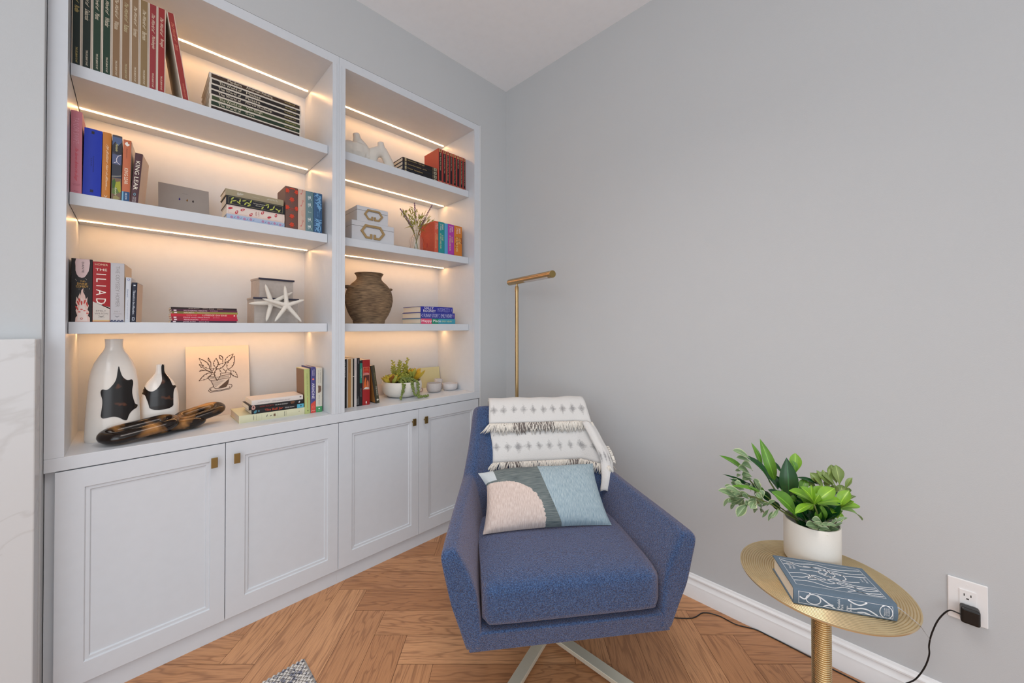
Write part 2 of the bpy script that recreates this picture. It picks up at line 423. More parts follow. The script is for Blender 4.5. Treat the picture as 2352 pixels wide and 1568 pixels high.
# --- top left shelf: row of art volumes, white boards with coloured spines
names = ['Rodin','Delacroix','Manet','Whistler','Watteau','Rubens','Vermeer','Bernini','Michelangelo','Bruegel']
cols = [(10,30,22)]*2+[(20,52,34)]*2+[(134,104,74)]*2+[(142,114,84),(136,112,76)]+[(146,48,52),(150,40,40)]
xs = [-1.9140,-1.8924,-1.8692,-1.8465,-1.8242,-1.8018,-1.7779,-1.7561,-1.7326,-1.7102,-1.6874]
lab = ['very dark green-spined art volume standing first at the far left of the top shelf','dark green-spined art volume standing second from the left on the top shelf',
 'green-spined art volume standing third from the left on the top shelf','green-spined art volume, rightmost green one, beside the first tan one on the top shelf',
 'tan-spined art volume beside the last green one on the top shelf','second tan-spined art volume on the top shelf','third tan-spined art volume on the top shelf',
 'fourth tan-spined art volume, right beside the first red one on the top shelf','red-spined art volume with the longest title, beside the tan ones on the top shelf',
 'red-spined art volume standing upright just left of the leaning red one']
def art_items(c, nm, tc):
    L = .032*len(nm)**.9/1.25*.62
    return [('r', .12, .88, .0, 1.0, c), ('v', 'The World of', .10, .31, .34, .72, tc, .1), ('v', nm, .36, .36+L, .30, .78, tc, .1), ('v', 'TIME-LIFE LIBRARY OF ART', .80, .965, .42, .62, tc)]
for k in range(10):
    book(lab[k], 'row of large art volumes on the top left shelf', xs[k]+.0003, .068, SH[0], xs[k+1]-xs[k]-.0006, .3125, .235, (214,200,184), art_items(cols[k], names[k], (GOLD if k < 1 else (200,190,150) if k in (5,) else CR)), pages=whitepaper, bulge=.001)
book('red-spined art volume leaning against the upright row on the top left shelf', 'row of large art volumes on the top left shelf', -1.6400, .068, SH[0], .0205, .3125, .235, (214,200,184), art_items((150,48,42), 'D\u00fcrer', (214,130,100)), pages=whitepaper, lean=-8.3, bulge=.001)
st = [((38,16,12),None,'lowest'),((24,46,26),'Goya','second lowest'),((54,66,34),'Van Gogh','third lowest'),((28,14,16),'Marcel Duchamp','middle'),((22,14,14),'Picasso','third from the top'),((30,20,14),'Matisse','second from the top'),((62,40,22),'Modern','topmost')]
lb = ['thin dark-red-spined book at the very bottom of the tall stack on the top left shelf','green-spined book second from the bottom of the tall stack on the top left shelf',
 'olive-green-spined book third from the bottom of the tall stack on the top left shelf','dark plum-spined book in the middle of the tall stack, longest name on its spine',
 'black-spined book third from the top of the tall stack on the top left shelf','black-spined book second from the top of the tall stack on the top left shelf','brown-spined book on top of the tall stack on the top left shelf']
z = SH[0]
for k, (c, nm, _) in enumerate(st):
    T = .0150 if k == 0 else .0213
    it = [('r', .1, .80, .02, .985, c)]
    if nm == 'Modern': it += [('v','Modern',.18,.32,.25,.75,CR), ('v','American Painting',.37,.66,.2,.78,CR), ('v','TIME-LIFE LIBRARY OF ART',.80,.93,.4,.62,GOLD)]
    elif nm: it += [('v','The World of',.09,.315,.25,.72,CR), ('v',nm,.365,.365+.027*len(nm)**.9,.25,.75,CR), ('v','TIME-LIFE LIBRARY OF ART',.80,.94,.4,.60,GOLD)]
    book(lb[k], 'tall stack of art volumes lying on the top left shelf', -1.2365+(.002 if k % 3 == 2 else 0), .062, z, T, .325, .24, (214,204,190), it, lie=True, pages=whitepaper, bulge=.0008)
    z += T+.0001

# --- second left shelf
S = SH[1]; gr = 'upright books at the left end of the second left shelf'
book('tall pink hardback with red script, leftmost on the second left shelf', gr, -1.9133, .068, S, .0246, .272, .2, (206,128,142), [('v','TAYLOR SWIFT:',.08,.40,.22,.72,(224,160,176)),('v','The Stories Behind the Songs',.42,.82,.3,.66,(214,52,74),.1),('h','AN UNAUTHORISED',.880,.886,.15,.85,(150,70,90)),('h','BIOGRAPHY',.895,.901,.25,.85,(150,70,90)),('h','PRESS',.965,.975,.3,.7,(170,80,110))])
book('wide royal blue cloth book standing next to the tall pink one', gr, -1.8872, .068, S, .0408, .2255, .17, (8,44,168), [('r',.40,.56,.035,.075,(20,14,30)),('v','SHAKESPEARE',.40,.64,.52,.58,(8,20,90)),('v','LEAR',.44,.56,.40,.46,(8,20,90)),('r',.40,.58,.905,.945,(14,14,60))], bulge=.004, lean=.8)
book('orange spined book with white script, between the blue and the painted one', gr, -1.8449, .068, S, .0200, .2255, .16, (196,122,46), [('v','My Brilliant Year in Bloom',.16,.78,.35,.72,(238,214,180),.1),('v','a memoir',.80,.88,.4,.6,(230,190,140)),('h','V',.955,.985,.3,.7,(238,214,180))], bulge=.003, lean=.7)
ptd = [('r',0,1,0,.03,(70,66,72)),('r',0,1,.03,.17,(78,96,134)),('p',[(.0,.17),(.3,.10),(.6,.16),(1,.09),(1,.26),(.5,.30),(0,.26)],(44,42,50)),('r',0,1,.30,.45,(84,92,126)),('r',0,1,.45,.62,(50,52,64)),
 ('l',[(.95,.29),(.6,.32),(.45,.37),(.5,.41),(.2,.43)],.0016,(226,220,226)),('l',[(.5,.41),(.8,.445)],.0013,(226,220,226)),('l',[(.0,.645),(.5,.632),(1,.615)],.0022,(182,180,160)),('r',0,1,.66,1,(120,96,76)),
 ('p',[(.05,.72),(.3,.67),(.5,.75),(.3,.84),(.08,.82)],(60,96,40)),('p',[(.45,.72),(.9,.70),(1,.86),(.6,.90),(.3,.84)],(160,162,44)),('p',[(.1,.84),(.5,.80),(.8,.88),(.4,.92),(0,.90)],(96,120,60)),('p',[(.2,.95),(.5,.93),(.9,.96),(.7,.99),(.2,.99)],(150,140,90)),
 ('v','Fantasia',.13,.245,.35,.6,(232,222,150),.1),('v','Ayesha',.80,.92,.30,.55,(236,232,200),.1)]
book('paperback with a painted blue and green picture spine, beside the orange one', gr, -1.8222, .068, S, .0232, .2245, .16, (60,62,80), ptd, hard=False, pages=whitepaper, lean=.6)
book('terracotta paperback with a blue block at the foot of its spine', gr, -1.7975, .068, S, .0198, .2165, .16, (192,104,66), [('p',[(.2,.07),(.35,.04),(.55,.03),(.6,.055),(.85,.07),(.7,.09),(.5,.105),(.35,.09)],(236,230,220)),('v','Shakespeare',.14,.30,.35,.6,(120,60,44)),('v','KING LEAR',.46,.72,.25,.72,(238,224,200)),('r',0,1,.84,1,(22,70,116)),('r',0,.22,.84,1,(120,176,204)),('v','NELSON',.86,.965,.42,.66,(226,232,236))], hard=False, pages=whitepaper, lean=.9, rotz=-5, rcol=(222,206,190))
book('short maroon paperback with cream capitals, rightmost and tilted in the row', gr, -1.7766, .068, S, .0190, .1785, .115, (76,40,48), [('v','KING LEAR',.16,.74,.22,.80,(240,232,214)),('l',[(.5,.80),(.35,.83),(.5,.86),(.65,.83),(.5,.80)],.0012,(110,170,190)),('v','SIGNET CLASSIC',.88,.99,.28,.5,(200,190,190)),('v','SHAKESPEARE',.88,.99,.56,.76,(200,190,190))], hard=False, pages=whitepaper, lean=4.0, rotz=-9, rcol=(214,190,170))
z = S; gr = 'cloth classics lying in a stack on the second left shelf'
def leaf_pts(cx, cz, L, w, ang, T, H):   # leaf outline in spine fractions
    out = []
    for k in range(9):
        a = k/8*2*pi; px = L/2*cos(a); py = w/2*sin(a)*(1-.25*cos(a))
        out.append(((cx*T+px*cos(ang)-py*sin(ang))/T, (cz*H+px*sin(ang)+py*cos(ang))/H))
    return out
T, H = .0205, .2055
book('pale blue cloth book with mauve roses, lowest of the short stack on the second shelf', gr, -1.298, .068, z, T, H, .13, (166,182,208), sum([[('p',leaf_pts(.45+.1*(k%2),.08+.105*k,.011,.010,0,T,H),(176,130,164)),('p',leaf_pts(.5,.13+.105*k,.009,.003,.8,T,H),(120,140,178))] for k in range(9) if k != 4], []), lie=True, bulge=.003); z += T+.0002
T = .0368
it = [('p',leaf_pts(cx,cz,.017,.009,an,T,H),(186,44,62)) for cx,cz,an in ((.62,.06,1.2),(.30,.16,.5),(.66,.26,1.0),(.30,.40,.6),(.74,.60,.5),(.34,.72,1.1),(.70,.84,.3))]+[('p',leaf_pts(cx,cz,.007,.004,an,T,H),(236,214,206)) for cx,cz,an in ((.32,.16,.5),(.66,.26,1),(.32,.40,.6),(.74,.60,.5),(.70,.84,.3))]
it += [('l',[(.1,.03),(.1,.97),(.9,.97),(.9,.03),(.1,.03)],.0006,(214,150,150)),('h','ANNA',.47,.50,.25,.75,(170,110,110)),('h','LEO',.52,.54,.25,.75,(170,110,110))]
book('cream cloth book with red birds, above the pale blue one in the short stack', gr, -1.298, .068, z, T, H, .13, (224,208,198), it, lie=True, bulge=.004, pages=whitepaper); z += T+.0002
it = [('l',[(.12,.04),(.12,.96),(.88,.96),(.88,.04),(.12,.04)],.0007,(170,164,120))]+[('p',leaf_pts(cx,cz,.016,.005,an,T,H),(176,182,84)) for cx,cz,an in ((.72,.10,.6),(.5,.13,1.2),(.3,.08,.3),(.36,.2,2.2),(.62,.22,.2),(.7,.29,1.2),(.4,.31,.5),(.28,.37,1),(.5,.36,2),(.76,.40,.4),(.28,.6,.5),(.74,.68,1.0),(.55,.70,.3),(.3,.76,1.2),(.6,.80,.4),(.4,.86,2),(.3,.9,.6))]
it += [('v','The Tenant of Wildfell Hall',.44,.64,.56,.68,(226,220,200)),('v','Anne Bront\u00eb',.48,.60,.36,.46,(226,220,200))]
book('black cloth book with yellow-green leaves in the short stack on the second shelf', gr, -1.298, .066, z, T, H+.002, .13, (16,16,26), it, lie=True, bulge=.004); z += T+.0002
T = .0262
book('olive beige cloth book with pale flowers on top of the short stack', gr, -1.302, .068, z, T, H, .13, (158,146,118), [('p',leaf_pts(.5,.2+.03*k,.014,.006,.6*k,T,H),(186,180,164)) for k in range(3)]+[('p',leaf_pts(.6,.72+.05*k,.013,.005,.5*k+1,T,H),(180,172,152)) for k in range(4)]+[('v','Middlemarch',.44,.56,.4,.55,(186,178,158))], lie=True, bulge=.003)
gr = 'upright cloth classics at the right end of the second left shelf'
T, H = .0498, .1868
it = []
for k in range(5):
    zc = .10+.2*k
    for cx in ((.5,) if k % 2 == 1 or k == 4 else (.12,.9)):
        if cx == .5 or True: it += [('p',leaf_pts(cx+.0062*cos(a)/T,zc+.0062*sin(a)/H,.0105,.0050,a,T,H),(206,62,30)) for a in (.1,1.0,2.0,2.9,3.9,4.7,5.5)]+[('r',cx-.01,cx+.01,zc,zc+.09,(206,62,30))]
it += [('h','Great',.50,.525,.38,.66,(206,62,30)),('h','Expectations',.54,.56,.34,.70,(206,62,30)),('r',.3,.75,.03,.05,(206,62,30))]
book('thick brown cloth book with red-orange flowers, beside the lying stack', gr, -1.2945, .068, S, T, H, .13, (104,72,62), it, bulge=.006)
T = .0308
key = lambda cz, c: [('l',[(.62+.13*cos(a*pi/4),cz-.075+.020*sin(a*pi/4)) for a in range(9)],.0010,c),('l',[(.60,cz-.055),(.42,cz+.06)],.0013,c),('l',[(.42,cz+.06),(.26,cz+.052)],.0018,c),('l',[(.46,cz+.04),(.32,cz+.033)],.0012,c)]
book('cream cloth book with pink-red keys beside the brown flowered one', gr, -1.2437, .068, S, T, H, .13, (204,176,158), key(.35,(196,56,74))+key(.84,(196,56,74))+key(.06,(196,56,74))[1:]+[('l',[(.1,.03),(.1,.97),(.9,.97),(.9,.03),(.1,.03)],.0005,(190,140,120)),('v','The Turn of the Screw',.50,.66,.58,.70,(206,110,90)),('v','Henry James',.52,.64,.36,.46,(206,110,90))], bulge=.004)
chair = lambda cz, c: [('l',[(.28,cz-.03),(.62,cz-.045),(.62,cz+.01),(.30,cz+.02),(.28,cz-.03)],.0012,c),('l',[(.30,cz+.02),(.36,cz+.06)],.0013,c),('l',[(.62,cz+.01),(.76,cz+.06)],.0013,c),('l',[(.48,cz),(.5,cz+.05)],.0013,c),('r',.32,.6,cz-.02,cz+.0,c)]
book('grey-teal cloth book with white chairs, second from the right end', gr, -1.2122, .068, S, .0325, .1862, .13, (98,128,134), sum([chair(q,(216,224,224)) for q in (.16,.34,.70,.88)],[])+[('h','Emma',.50,.53,.3,.7,(200,214,214))], bulge=.004)
random.seed(3)
book('blue cloth book with light blue foliage, rightmost on the second left shelf', gr, -1.1780, .068, S, .0365, .1868, .13, (44,84,124), [('p',leaf_pts(random.uniform(.2,.8),q,.018,.0032,random.uniform(0,3.1),.0365,.1868),(112,164,206)) for q in [.04+.012*i for i in range(32)]+[.66+.0105*i for i in range(30)]]+[('v','Jude',.46,.60,.38,.5,(112,164,206)),('v','Obscure',.44,.62,.56,.68,(112,164,206))], bulge=.004)
# card leaning at the back of the second left shelf
t = thing('greeting_card', 'grey card with three tiny figures, propped at the back of the second left shelf', 'card', (-1.618, .235, S+.0002), (rad(-12), 0, rad(1)))
m = MB(); m.box(-.080, .080, 0, .0012, 0, .152, 0); mm = [cm((158,150,144))]
for cx, cc in ((-.016,(60,44,130)),(.008,(150,104,50)),(.027,(44,30,34))):
    mm.append(cm(cc)); j = len(mm)-1
    m.poly([(cx+.003*cos(a), -.0002, .092+.004*sin(a)) for a in [q*pi/4 for q in range(8)]], j); m.poly([(cx-.0015,-.0002,.088),(cx+.0015,-.0002,.088),(cx+.0022,-.0002,.098),(cx-.0008,-.0002,.098)], j)
mm.append(cm((120,112,110))); put_text(m, 'thank you', lambda a, b: (-.008+.018*a, -.0002, .118+.004*b), len(mm)-1)
m.build('card_sheet', mm, t, recalc=False)

# --- third left shelf
S = SH[2]; gr = 'upright books at the left end of the third left shelf'
fl = (206,172,170)
flame = [(.2,1),(.22,.93),(.3,.90),(.22,.82),(.30,.74),(.22,.70),(.26,.60),(.36,.66),(.34,.60),(.42,.54),(.46,.58),(.48,.50),(.58,.46),(.56,.52),(.66,.58),(.70,.64),(.78,.60),(.76,.68),(.84,.74),(.78,.80),(.86,.84),(.80,.90),(.9,.93),(.9,1)]
cl = [(.22,0),(.18,.06),(.2,.12),(.2,.19),(.26,.25),(.36,.29),(.5,.30),(.62,.29),(.72,.25),(.82,.19),(.86,.12),(.88,.06),(.86,0)]
it = [('p',flame,(222,190,180)),('p',[(.30,.98),(.36,.84),(.42,.70),(.5,.60),(.6,.70),(.72,.84),(.78,.98)],(226,210,204)),('p',cl,(210,184,184))]
it += [('p',leaf_pts(cx,cz,.016,.004,an,.046,.2085),(190,60,50)) for cx,cz,an in ((.34,.70,1.3),(.5,.70,1.6),(.64,.68,1.8),(.76,.72,1.4),(.28,.78,1.2),(.4,.66,1.4))]
it += [('p',leaf_pts(cx,cz,.006,.004,0,.046,.2085),(206,90,84)) for cx,cz in ((.5,.80),(.64,.82),(.4,.84),(.78,.86))]
it += [('h','THE',.345,.365,.42,.64,(206,160,70)),('h','DIVINE',.38,.412,.28,.76,(206,160,70)),('h','COMEDY',.42,.455,.22,.82,(206,160,70)),('v','DANTE',.05,.22,.5,.6,(60,50,60)),('l',[(.5+.05*cos(a*pi/4),.945+.014*sin(a*pi/4)) for a in range(9)],.0012,(190,60,60))]
it += [('p',leaf_pts(random.uniform(.2,.9),q,.0016,.0014,0,.046,.2085),(200,190,180)) for q in (.31,.325,.33,.35,.36,.47,.48,.49,.51,.54)]
book('thick black paperback with pale flames, leftmost on the third left shelf', gr, -1.9098, .068, S, .0462, .2085, .13, (16,8,10), it, hard=False, pages=whitepaper)
it = [('r',0,1,.745,.965,(200,192,184)),('p',[(0,.66),(.16,.68),(.4,.67),(.62,.73),(.85,.74),(1,.78),(1,.76),(0,.76)],(200,192,184)),('r',0,1,.965,.99,(206,170,120)),
 ('h','HOMER',.03,.062,.12,.86,(226,190,160)),('h','THE',.11,.15,.16,.82,(236,220,206)),('v','I L I A D',.20,.70,.20,.76,(240,228,218)),('h','EMILY',.80,.825,.2,.78,(120,110,110)),('h','WILSON',.845,.87,.12,.88,(120,110,110)),('l',[(.34,.895),(.45,.905),(.5,.915),(.55,.905),(.66,.895)],.0014,(40,34,34)),('h','NORTON',.92,.928,.32,.7,(90,84,84))]
book('red book with large cream letters, between the black one and the silvery one', gr, -1.8626, .068, S, .0400, .2035, .15, (158,8,18), it, pages=whitepaper)
it = [('v','THE ODYSSEY HOMER',.05,.74,.38,.66,(140,136,136)),('h','EMILY',.81,.83,.3,.7,(150,146,146)),('h','WILSON',.85,.865,.22,.82,(150,146,146)),('l',[(.34,.895),(.45,.905),(.5,.915),(.55,.905),(.66,.895)],.0012,(80,80,90)),('r',0,1,.985,1,(24,34,84))]
for q in (.1,.35,.6,.85): it += [('l',[(q-.1,.985),(q,.966),(q+.08,.972),(q+.05,.98)],.0022,(24,34,84))]
book('silvery grey book with faint lettering, right of the big red one', gr, -1.8218, .068, S, .0328, .2035, .15, (184,182,186), it, pages=whitepaper, rotz=-6.5, rcol=(206,184,158))
book('thin white book with faint blue lettering, right of the silvery one', gr, -1.7878, .068, S, .0130, .157, .10, (200,204,212), [('v','D',.03,.08,.3,.75,(50,70,150)),('v','Aeneid',.26,.44,.3,.62,(120,130,160)),('v','Virgil translated',.50,.92,.35,.6,(150,156,176))], hard=False, pages=whitepaper, lean=1.0, rotz=-6.5)
book('short navy book with white lettering, rightmost of the row on the third left shelf', gr, -1.7728, .068, S, .0125, .1405, .11, (16,22,44), [('v','I',.06,.09,.3,.7,(210,214,220)),('v','Tilework in the Alhambra',.20,.80,.25,.72,(206,212,224)),('l',[(.3,.88),(.7,.88),(.7,.95),(.3,.95),(.3,.88)],.0012,(206,212,224))], lean=1.4, hard=False, rotz=-8, rcol=(206,184,164))
z = S; gr = 'thin paperbacks lying in a stack on the third left shelf'
sp = [((58,14,44),'JANE EYRE','Charlotte Bront\u00eb',.0074,'dark purple paperback at the bottom of the thin red and purple stack'),((172,14,58),'PERSUASION','Jane Austen',.0080,'crimson paperback second from the bottom of the thin stack'),
 ((178,16,54),'PRIDE AND PREJUDICE','Jane Austen',.0078,'crimson paperback third from the bottom of the thin stack'),((186,16,44),None,None,.0104,'thicker scarlet paperback with upside-down lettering in the thin stack'),
 ((146,140,62),'MACBETH','William Shakespeare',.0080,'olive green paperback in the thin stack on the third left shelf'),((84,18,58),'WUTHERING HEIGHTS','Emily Bront\u00eb',.0078,'plum paperback second from the top of the thin stack'),((34,10,12),'x','',.0078,'blackish brown paperback on top of the thin stack')]
for k, (c, a_, b_, T, l) in enumerate(sp):
    n = len(a_ or '')
    if a_ == 'x': it = [('v','PETER BROOK',.25,.41,.3,.7,(200,180,170)),('v','EMPTY SPACE',.46,.63,.3,.7,(200,180,170)),('v','PENGUIN',.68,.77,.3,.7,(190,150,130))]
    elif a_ is None: it = [('u','SENSE AND SENSIBILITY',.45,.84,.2,.8,(236,200,196)),('u','Jane Austen',.22,.37,.3,.7,(236,170,170)),('p',leaf_pts(.5,.96,.006,.006,0,T,.2),(236,200,196))]
    else: it = [('r',.0,1,0,.16,tuple(int(v*.8) for v in c)),('v',a_,.17,.17+.0205*n,.2,.8,(232,200,206)),('v',b_,.22+.0205*n,.22+.0205*n+.0095*len(b_),.25,.75,(226,180,190)),('r',.2,.8,.03,.07,(230,210,214))]
    book(l, gr, -1.4665+.0015*((k*5)%3-1), .068, z, T, .2, .13, c, it, lie=True, hard=False, pages=whitepaper, bulge=.0002); z += T+.0001

# --- countertop, left bay
S = ZCT; gr = 'books lying in a stack on the left countertop'
z = S
it = [('h','\u2022\u2022\u2022\u2022',.20,.21,.2,.8,(60,60,60)),('h','MARCH',.24,.25,.15,.85,(120,116,100)),('h','AUGUST',.28,.285,.15,.85,(150,146,130)),('h','NOVELS',.32,.325,.15,.85,(150,146,130)),('p',leaf_pts(.55,.40,.012,.003,.4,.031,.25),(90,84,80)),('p',leaf_pts(.5,.46,.010,.003,1.2,.031,.25),(80,74,70)),('r',.35,.7,.50,.53,(110,80,60)),('h','LETTERS',.56,.565,.15,.85,(150,146,130)),('h','\u2022\u2022\u2022\u2022',.665,.675,.2,.8,(60,60,60)),('h','VOLUME',.69,.70,.15,.85,(120,116,100)),('r',.5,.56,.90,.915,(90,80,70))]
book('large pale yellow-green hardback at the bottom of the countertop stack', gr, -1.2030, .104, z, .0315, .2500, .20, (208,206,174), it, lie=True); z += .0317
book('black paperback with red title and sky-blue block in the countertop stack', gr, -1.2065, .104, z, .0185, .2030, .13, (16,12,16), [('p',leaf_pts(.5,.07,.016,.010,.6,.0185,.2),(66,124,140)),('p',leaf_pts(.6,.13,.008,.006,0,.0185,.2),(66,124,140)),('v','The Bell Jar',.24,.58,.18,.85,(206,70,36)),('v','SYLVIA PLATH',.62,.80,.4,.68,(220,214,210)),('r',0,1,.86,1,(84,166,190)),('r',.35,.7,.93,.95,(30,30,40))], lie=True, hard=False, pages=whitepaper); z += .0187
book('black paperback with small red capitals in the countertop stack', gr, -1.2085, .104, z, .0192, .2110, .13, (18,12,14), [('p',leaf_pts(.5,.08,.022,.014,0,.0192,.211),(196,150,140)),('p',leaf_pts(.55,.08,.010,.006,0,.0192,.211),(80,50,50)),('v','HIGH SOCIETY',.19,.44,.36,.66,(150,44,34)),('v','THE LIFE OF GRACE KELLY',.46,.70,.36,.58,(230,226,220)),('v','DONALD',.75,.83,.58,.78,(206,130,80)),('v','SPOTO',.76,.82,.28,.48,(206,130,80)),('p',leaf_pts(.5,.92,.010,.006,.5,.0192,.211),(190,190,200))], lie=True, hard=False, pages=whitepaper); z += .0194
t = book('white paperback with faint lettering on top of the countertop stack', gr, -1.2110, .102, z, .0205, .1985, .13, (214,206,200), [('v','JUMPA LAHIRI',.1,.32,.3,.6,(150,140,150),.1),('v','Whereabouts stories',.36,.72,.3,.6,(140,130,140),.1),('r',.5,.75,.93,.965,(80,74,80))], lie=True, hard=False, pages=whitepaper)
gr = 'upright books at the right end of the left countertop'
b = book('light green spined paperback with a brown cover, beside the countertop stack', gr, -1.2022, .100, S, .0232, .2085, .12, (176,186,118), [('v','UNDER A PORT WINE MOON',.10,.60,.38,.60,(130,136,80)),('v','VIRGINIA WOOLF',.64,.88,.38,.58,(196,110,70)),('l',[(.5,.915),(.65,.93),(.5,.945),(.35,.93),(.5,.915)],.0012,(70,74,50))], hard=False, pages=paper, lean=-1.2)
m = MB(); m.box(-.0005, -.0001, .006, .119, .003, .2055); m.build('front_cover', cm((128,98,74)), b)
book('purple and red spined book with large white capitals, next to the light green one', gr, -1.1782, .100, S, .0210, .2150, .14, (70,68,128), [('p',[(0,.80),(1,.73),(1,1),(0,1)],(206,70,56)),('v','JENNIFER',.05,.19,.55,.72,(214,206,220)),('v','SAINT',.07,.19,.28,.45,(214,206,220)),('p',leaf_pts(.5,.265,.009,.009,0,.021,.215),(226,120,110)),('v','ARIADNE',.35,.69,.25,.75,(226,222,232)),('l',[(.5+.22*cos(a*pi/4),.87+.025*sin(a*pi/4)) for a in range(9)],.0008,(230,150,140)),('l',[(.1,.96),(.4,.945),(.6,.96),(.9,.94)],.0016,(236,200,190))])
book('off-white spined book with a green foot, rightmost on the left countertop', gr, -1.1552, .100, S, .0280, .2080, .14, (204,200,186), [('v','A TREE GROWS',.04,.34,.62,.74,(120,120,116)),('v','IN BROOKLYN',.05,.33,.32,.44,(120,120,116)),('p',[(.3,.40),(.45,.39),(.62,.41),(.78,.40),(.8,.46),(.82,.50),(.7,.55),(.5,.56),(.3,.56),(.35,.47)],(110,84,68)),('v','Betty Smith',.60,.82,.36,.56,(120,110,110),.1),('r',0,1,.87,1,(62,142,86)),('p',leaf_pts(.5,.92,.008,.007,0,.028,.208),(220,232,220)),('h','MODERN',.95,.965,.3,.7,(200,220,200))], hard=False, pages=whitepaper)

# --- right bay, top shelf
S = SH[0]; z = S; gr = 'small dark classics lying in a stack on the top right shelf'
ln = ['dark navy classic at the bottom of the small stack on the top right shelf','dark classic second from the bottom of the small stack on the top right shelf','dark classic second from the top of the small stack on the top right shelf','dark brown-black classic on top of the small stack on the top right shelf']
for k, tt in enumerate((('Robinson Crusoe','Daniel Defoe'),('Kidnapped','Robert Louis Stevenson'),('Around the World in Eighty Days','Jules Verne'),("King Solomon's Mines",'H. Rider Haggard'))):
    L1 = .011*len(tt[0])+.05; x2 = .12+L1+.05
    it = [('r',.1,.9,.05,.10,(170,156,120)),('r',.14,.86,.11,.86,(12,8,8)),('r',.1,.9,.865,.875,(150,130,90)),('r',.1,.9,.90,.985,(168,158,130)),('p',leaf_pts(.5,.945,.010,.010,0,.0215,.225),(96,90,80)),('v',tt[0],.13,.13+L1,.32,.68,(206,176,120)),('v',tt[1],x2,min(.85,x2+.011*len(tt[1])),.32,.68,(206,176,120))]
    book(ln[k], gr, -.4900, .088, z, .0218, .2245, .14, ((24,26,40) if k < 3 else (44,26,22)), it, lie=True, bulge=.004); z += .0220
gr = 'red-orange classics standing at the right end of the top right shelf'
tit = ['Black Beauty Anna Sewell',"Hans Andersen's Fairy Tales","A Child's Garden of Verses R. L. Stevenson","Grimms' Fairy Tales","The Adventures of Sherlock Holmes Doyle",'Robin Hood','A Tale of Two Cities Charles Dickens','The Adventures of Tom Sawyer M. Twain']
xs = [-.4821,-.4509,-.4222,-.3996,-.3734,-.3467,-.3196,-.2946,-.2745]
rl = ['leftmost','second from the left','third from the left','fourth from the left','fifth from the left','sixth from the left','second from the right end','rightmost']
for k in range(8):
    L = min(.72, .017*len(tit[k])+.08)
    it = [('r',.16,.84,.02,.085,(190,150,100)),('p',leaf_pts(.5,.05,.010,.009,0,xs[k+1]-xs[k],.213),(140,80,50)),('r',.20,.80,.10,.90,(14,8,10)),('r',.2,.8,.912,.922,(190,160,120)),('r',.16,.84,.935,.985,(190,150,100)),('v',tit[k],.115,.115+L,.34,.66,(206,186,150))]
    book('red-orange classic, %s, in the row on the top right shelf' % rl[k], gr, xs[k]+.0004, .088, S, xs[k+1]-xs[k]-.0008, .2135-.001*(k % 2), .15, ((184,70,52) if k % 2 == 0 else (158,44,44)), it, bulge=.004)
# --- right bay, second shelf
S = SH[1]; gr = 'bright coloured paperbacks on the second right shelf'
data = [('coral red','coral',(-.5060,-.4800),(206,90,64),'A COURT OF THORNS AND ROSES',.193,'side cover showing beside the glass vase,'),('teal','teal',(-.4775,-.4350),(30,140,142),'A COURT OF MIST AND FURY',.194,'right of the coral one'),
 ('sky blue','blue',(-.4340,-.4110),(88,156,204),'',.192,'thinnest of the row'),('magenta','magenta',(-.4100,-.3635),(172,56,160),'A COURT OF WINGS AND RUIN',.1935,'between the sky blue and the orange ones'),('orange','orange',(-.3625,-.3025),(206,120,34),'A COURT OF SILVER FLAMES',.193,'thick and rightmost of the row')]
for k, (cn, _, (a_, b_), c, tt, H, w) in enumerate(data):
    it = []
    if tt:
        it = [('v','SARAH',.06,.23,.55,.80,(240,226,220)),('v','J. MAAS',.06,.26,.20,.45,(240,226,220)),('v',tt[:8],.40,.58,.55,.78,(226,214,150)),('v',tt[8:],.36,.84,.22,.45,(226,214,150))]
        if cn == 'orange': it = [('l',[(.1,.38),(.4,.36),(.7,.42),(.9,.37),(.95,.55),(.6,.48),(.3,.52),(.1,.60),(.35,.68),(.1,.72)],.0032,(130,60,24))]+it
    b = book('%s paperback, %s on the second right shelf' % (cn, w), gr, a_, .088, S, b_-a_, H, .155, c, it, hard=False, pages=whitepaper)
    if k == 0:
        m = MB()
        for q in range(26): m.box(-.0007, -.0001, .008, .147, .012+.0068*q, .0126+.0068*q)
        m.box(-.0014, -.0001, .070, .084, .045, .070); m.build('cover_lines', cm((176,52,48)), b)
# --- right bay, third shelf
S = SH[2]; gr = 'modern novels lying on the third right shelf'
book('pink, green and turquoise hardback at the bottom of the novel stack', gr, -.3625, .078, S, .0316, .2425, .21, (60,150,170), [('r',0,1,0,.30,(214,78,112)),('r',0,1,.30,.49,(24,134,104)),('v','Happy Place',.02,.56,.18,.82,(244,236,236)),('v','EMILY HENRY',.59,.90,.35,.65,(206,214,150))], lie=True, pages=whitepaper, bulge=.003)
book('periwinkle blue hardback with crowded lavender capitals, middle of the novel stack', gr, -.3655, .078, S+.0319, .0345, .2395, .21, (50,58,150), [('v','<',.01,.06,.2,.8,(160,160,206)),('v','FUNNY\u00b7STORY',.08,.50,.2,.8,(196,196,226)),('v',':',.52,.54,.2,.8,(160,160,206)),('v','EMILY\u00b7HENRY',.57,.92,.2,.8,(196,196,226)),('v','O',.94,.98,.3,.7,(176,120,160))], lie=True, pages=whitepaper, bulge=.003)
book('deep blue hardback with white and lavender capitals on top of the novel stack', gr, -.3820, .078, S+.0667, .0350, .2230, .20, (40,44,150), [('v','SALLY',.10,.38,.54,.94,(240,238,240)),('v','ROONEY',.07,.45,.08,.48,(240,238,240)),('v','INTERMEZZO',.51,.90,.15,.82,(150,150,206)),('v',')',.93,.97,.2,.8,(150,150,206))], lie=True, pages=whitepaper, bulge=.003)
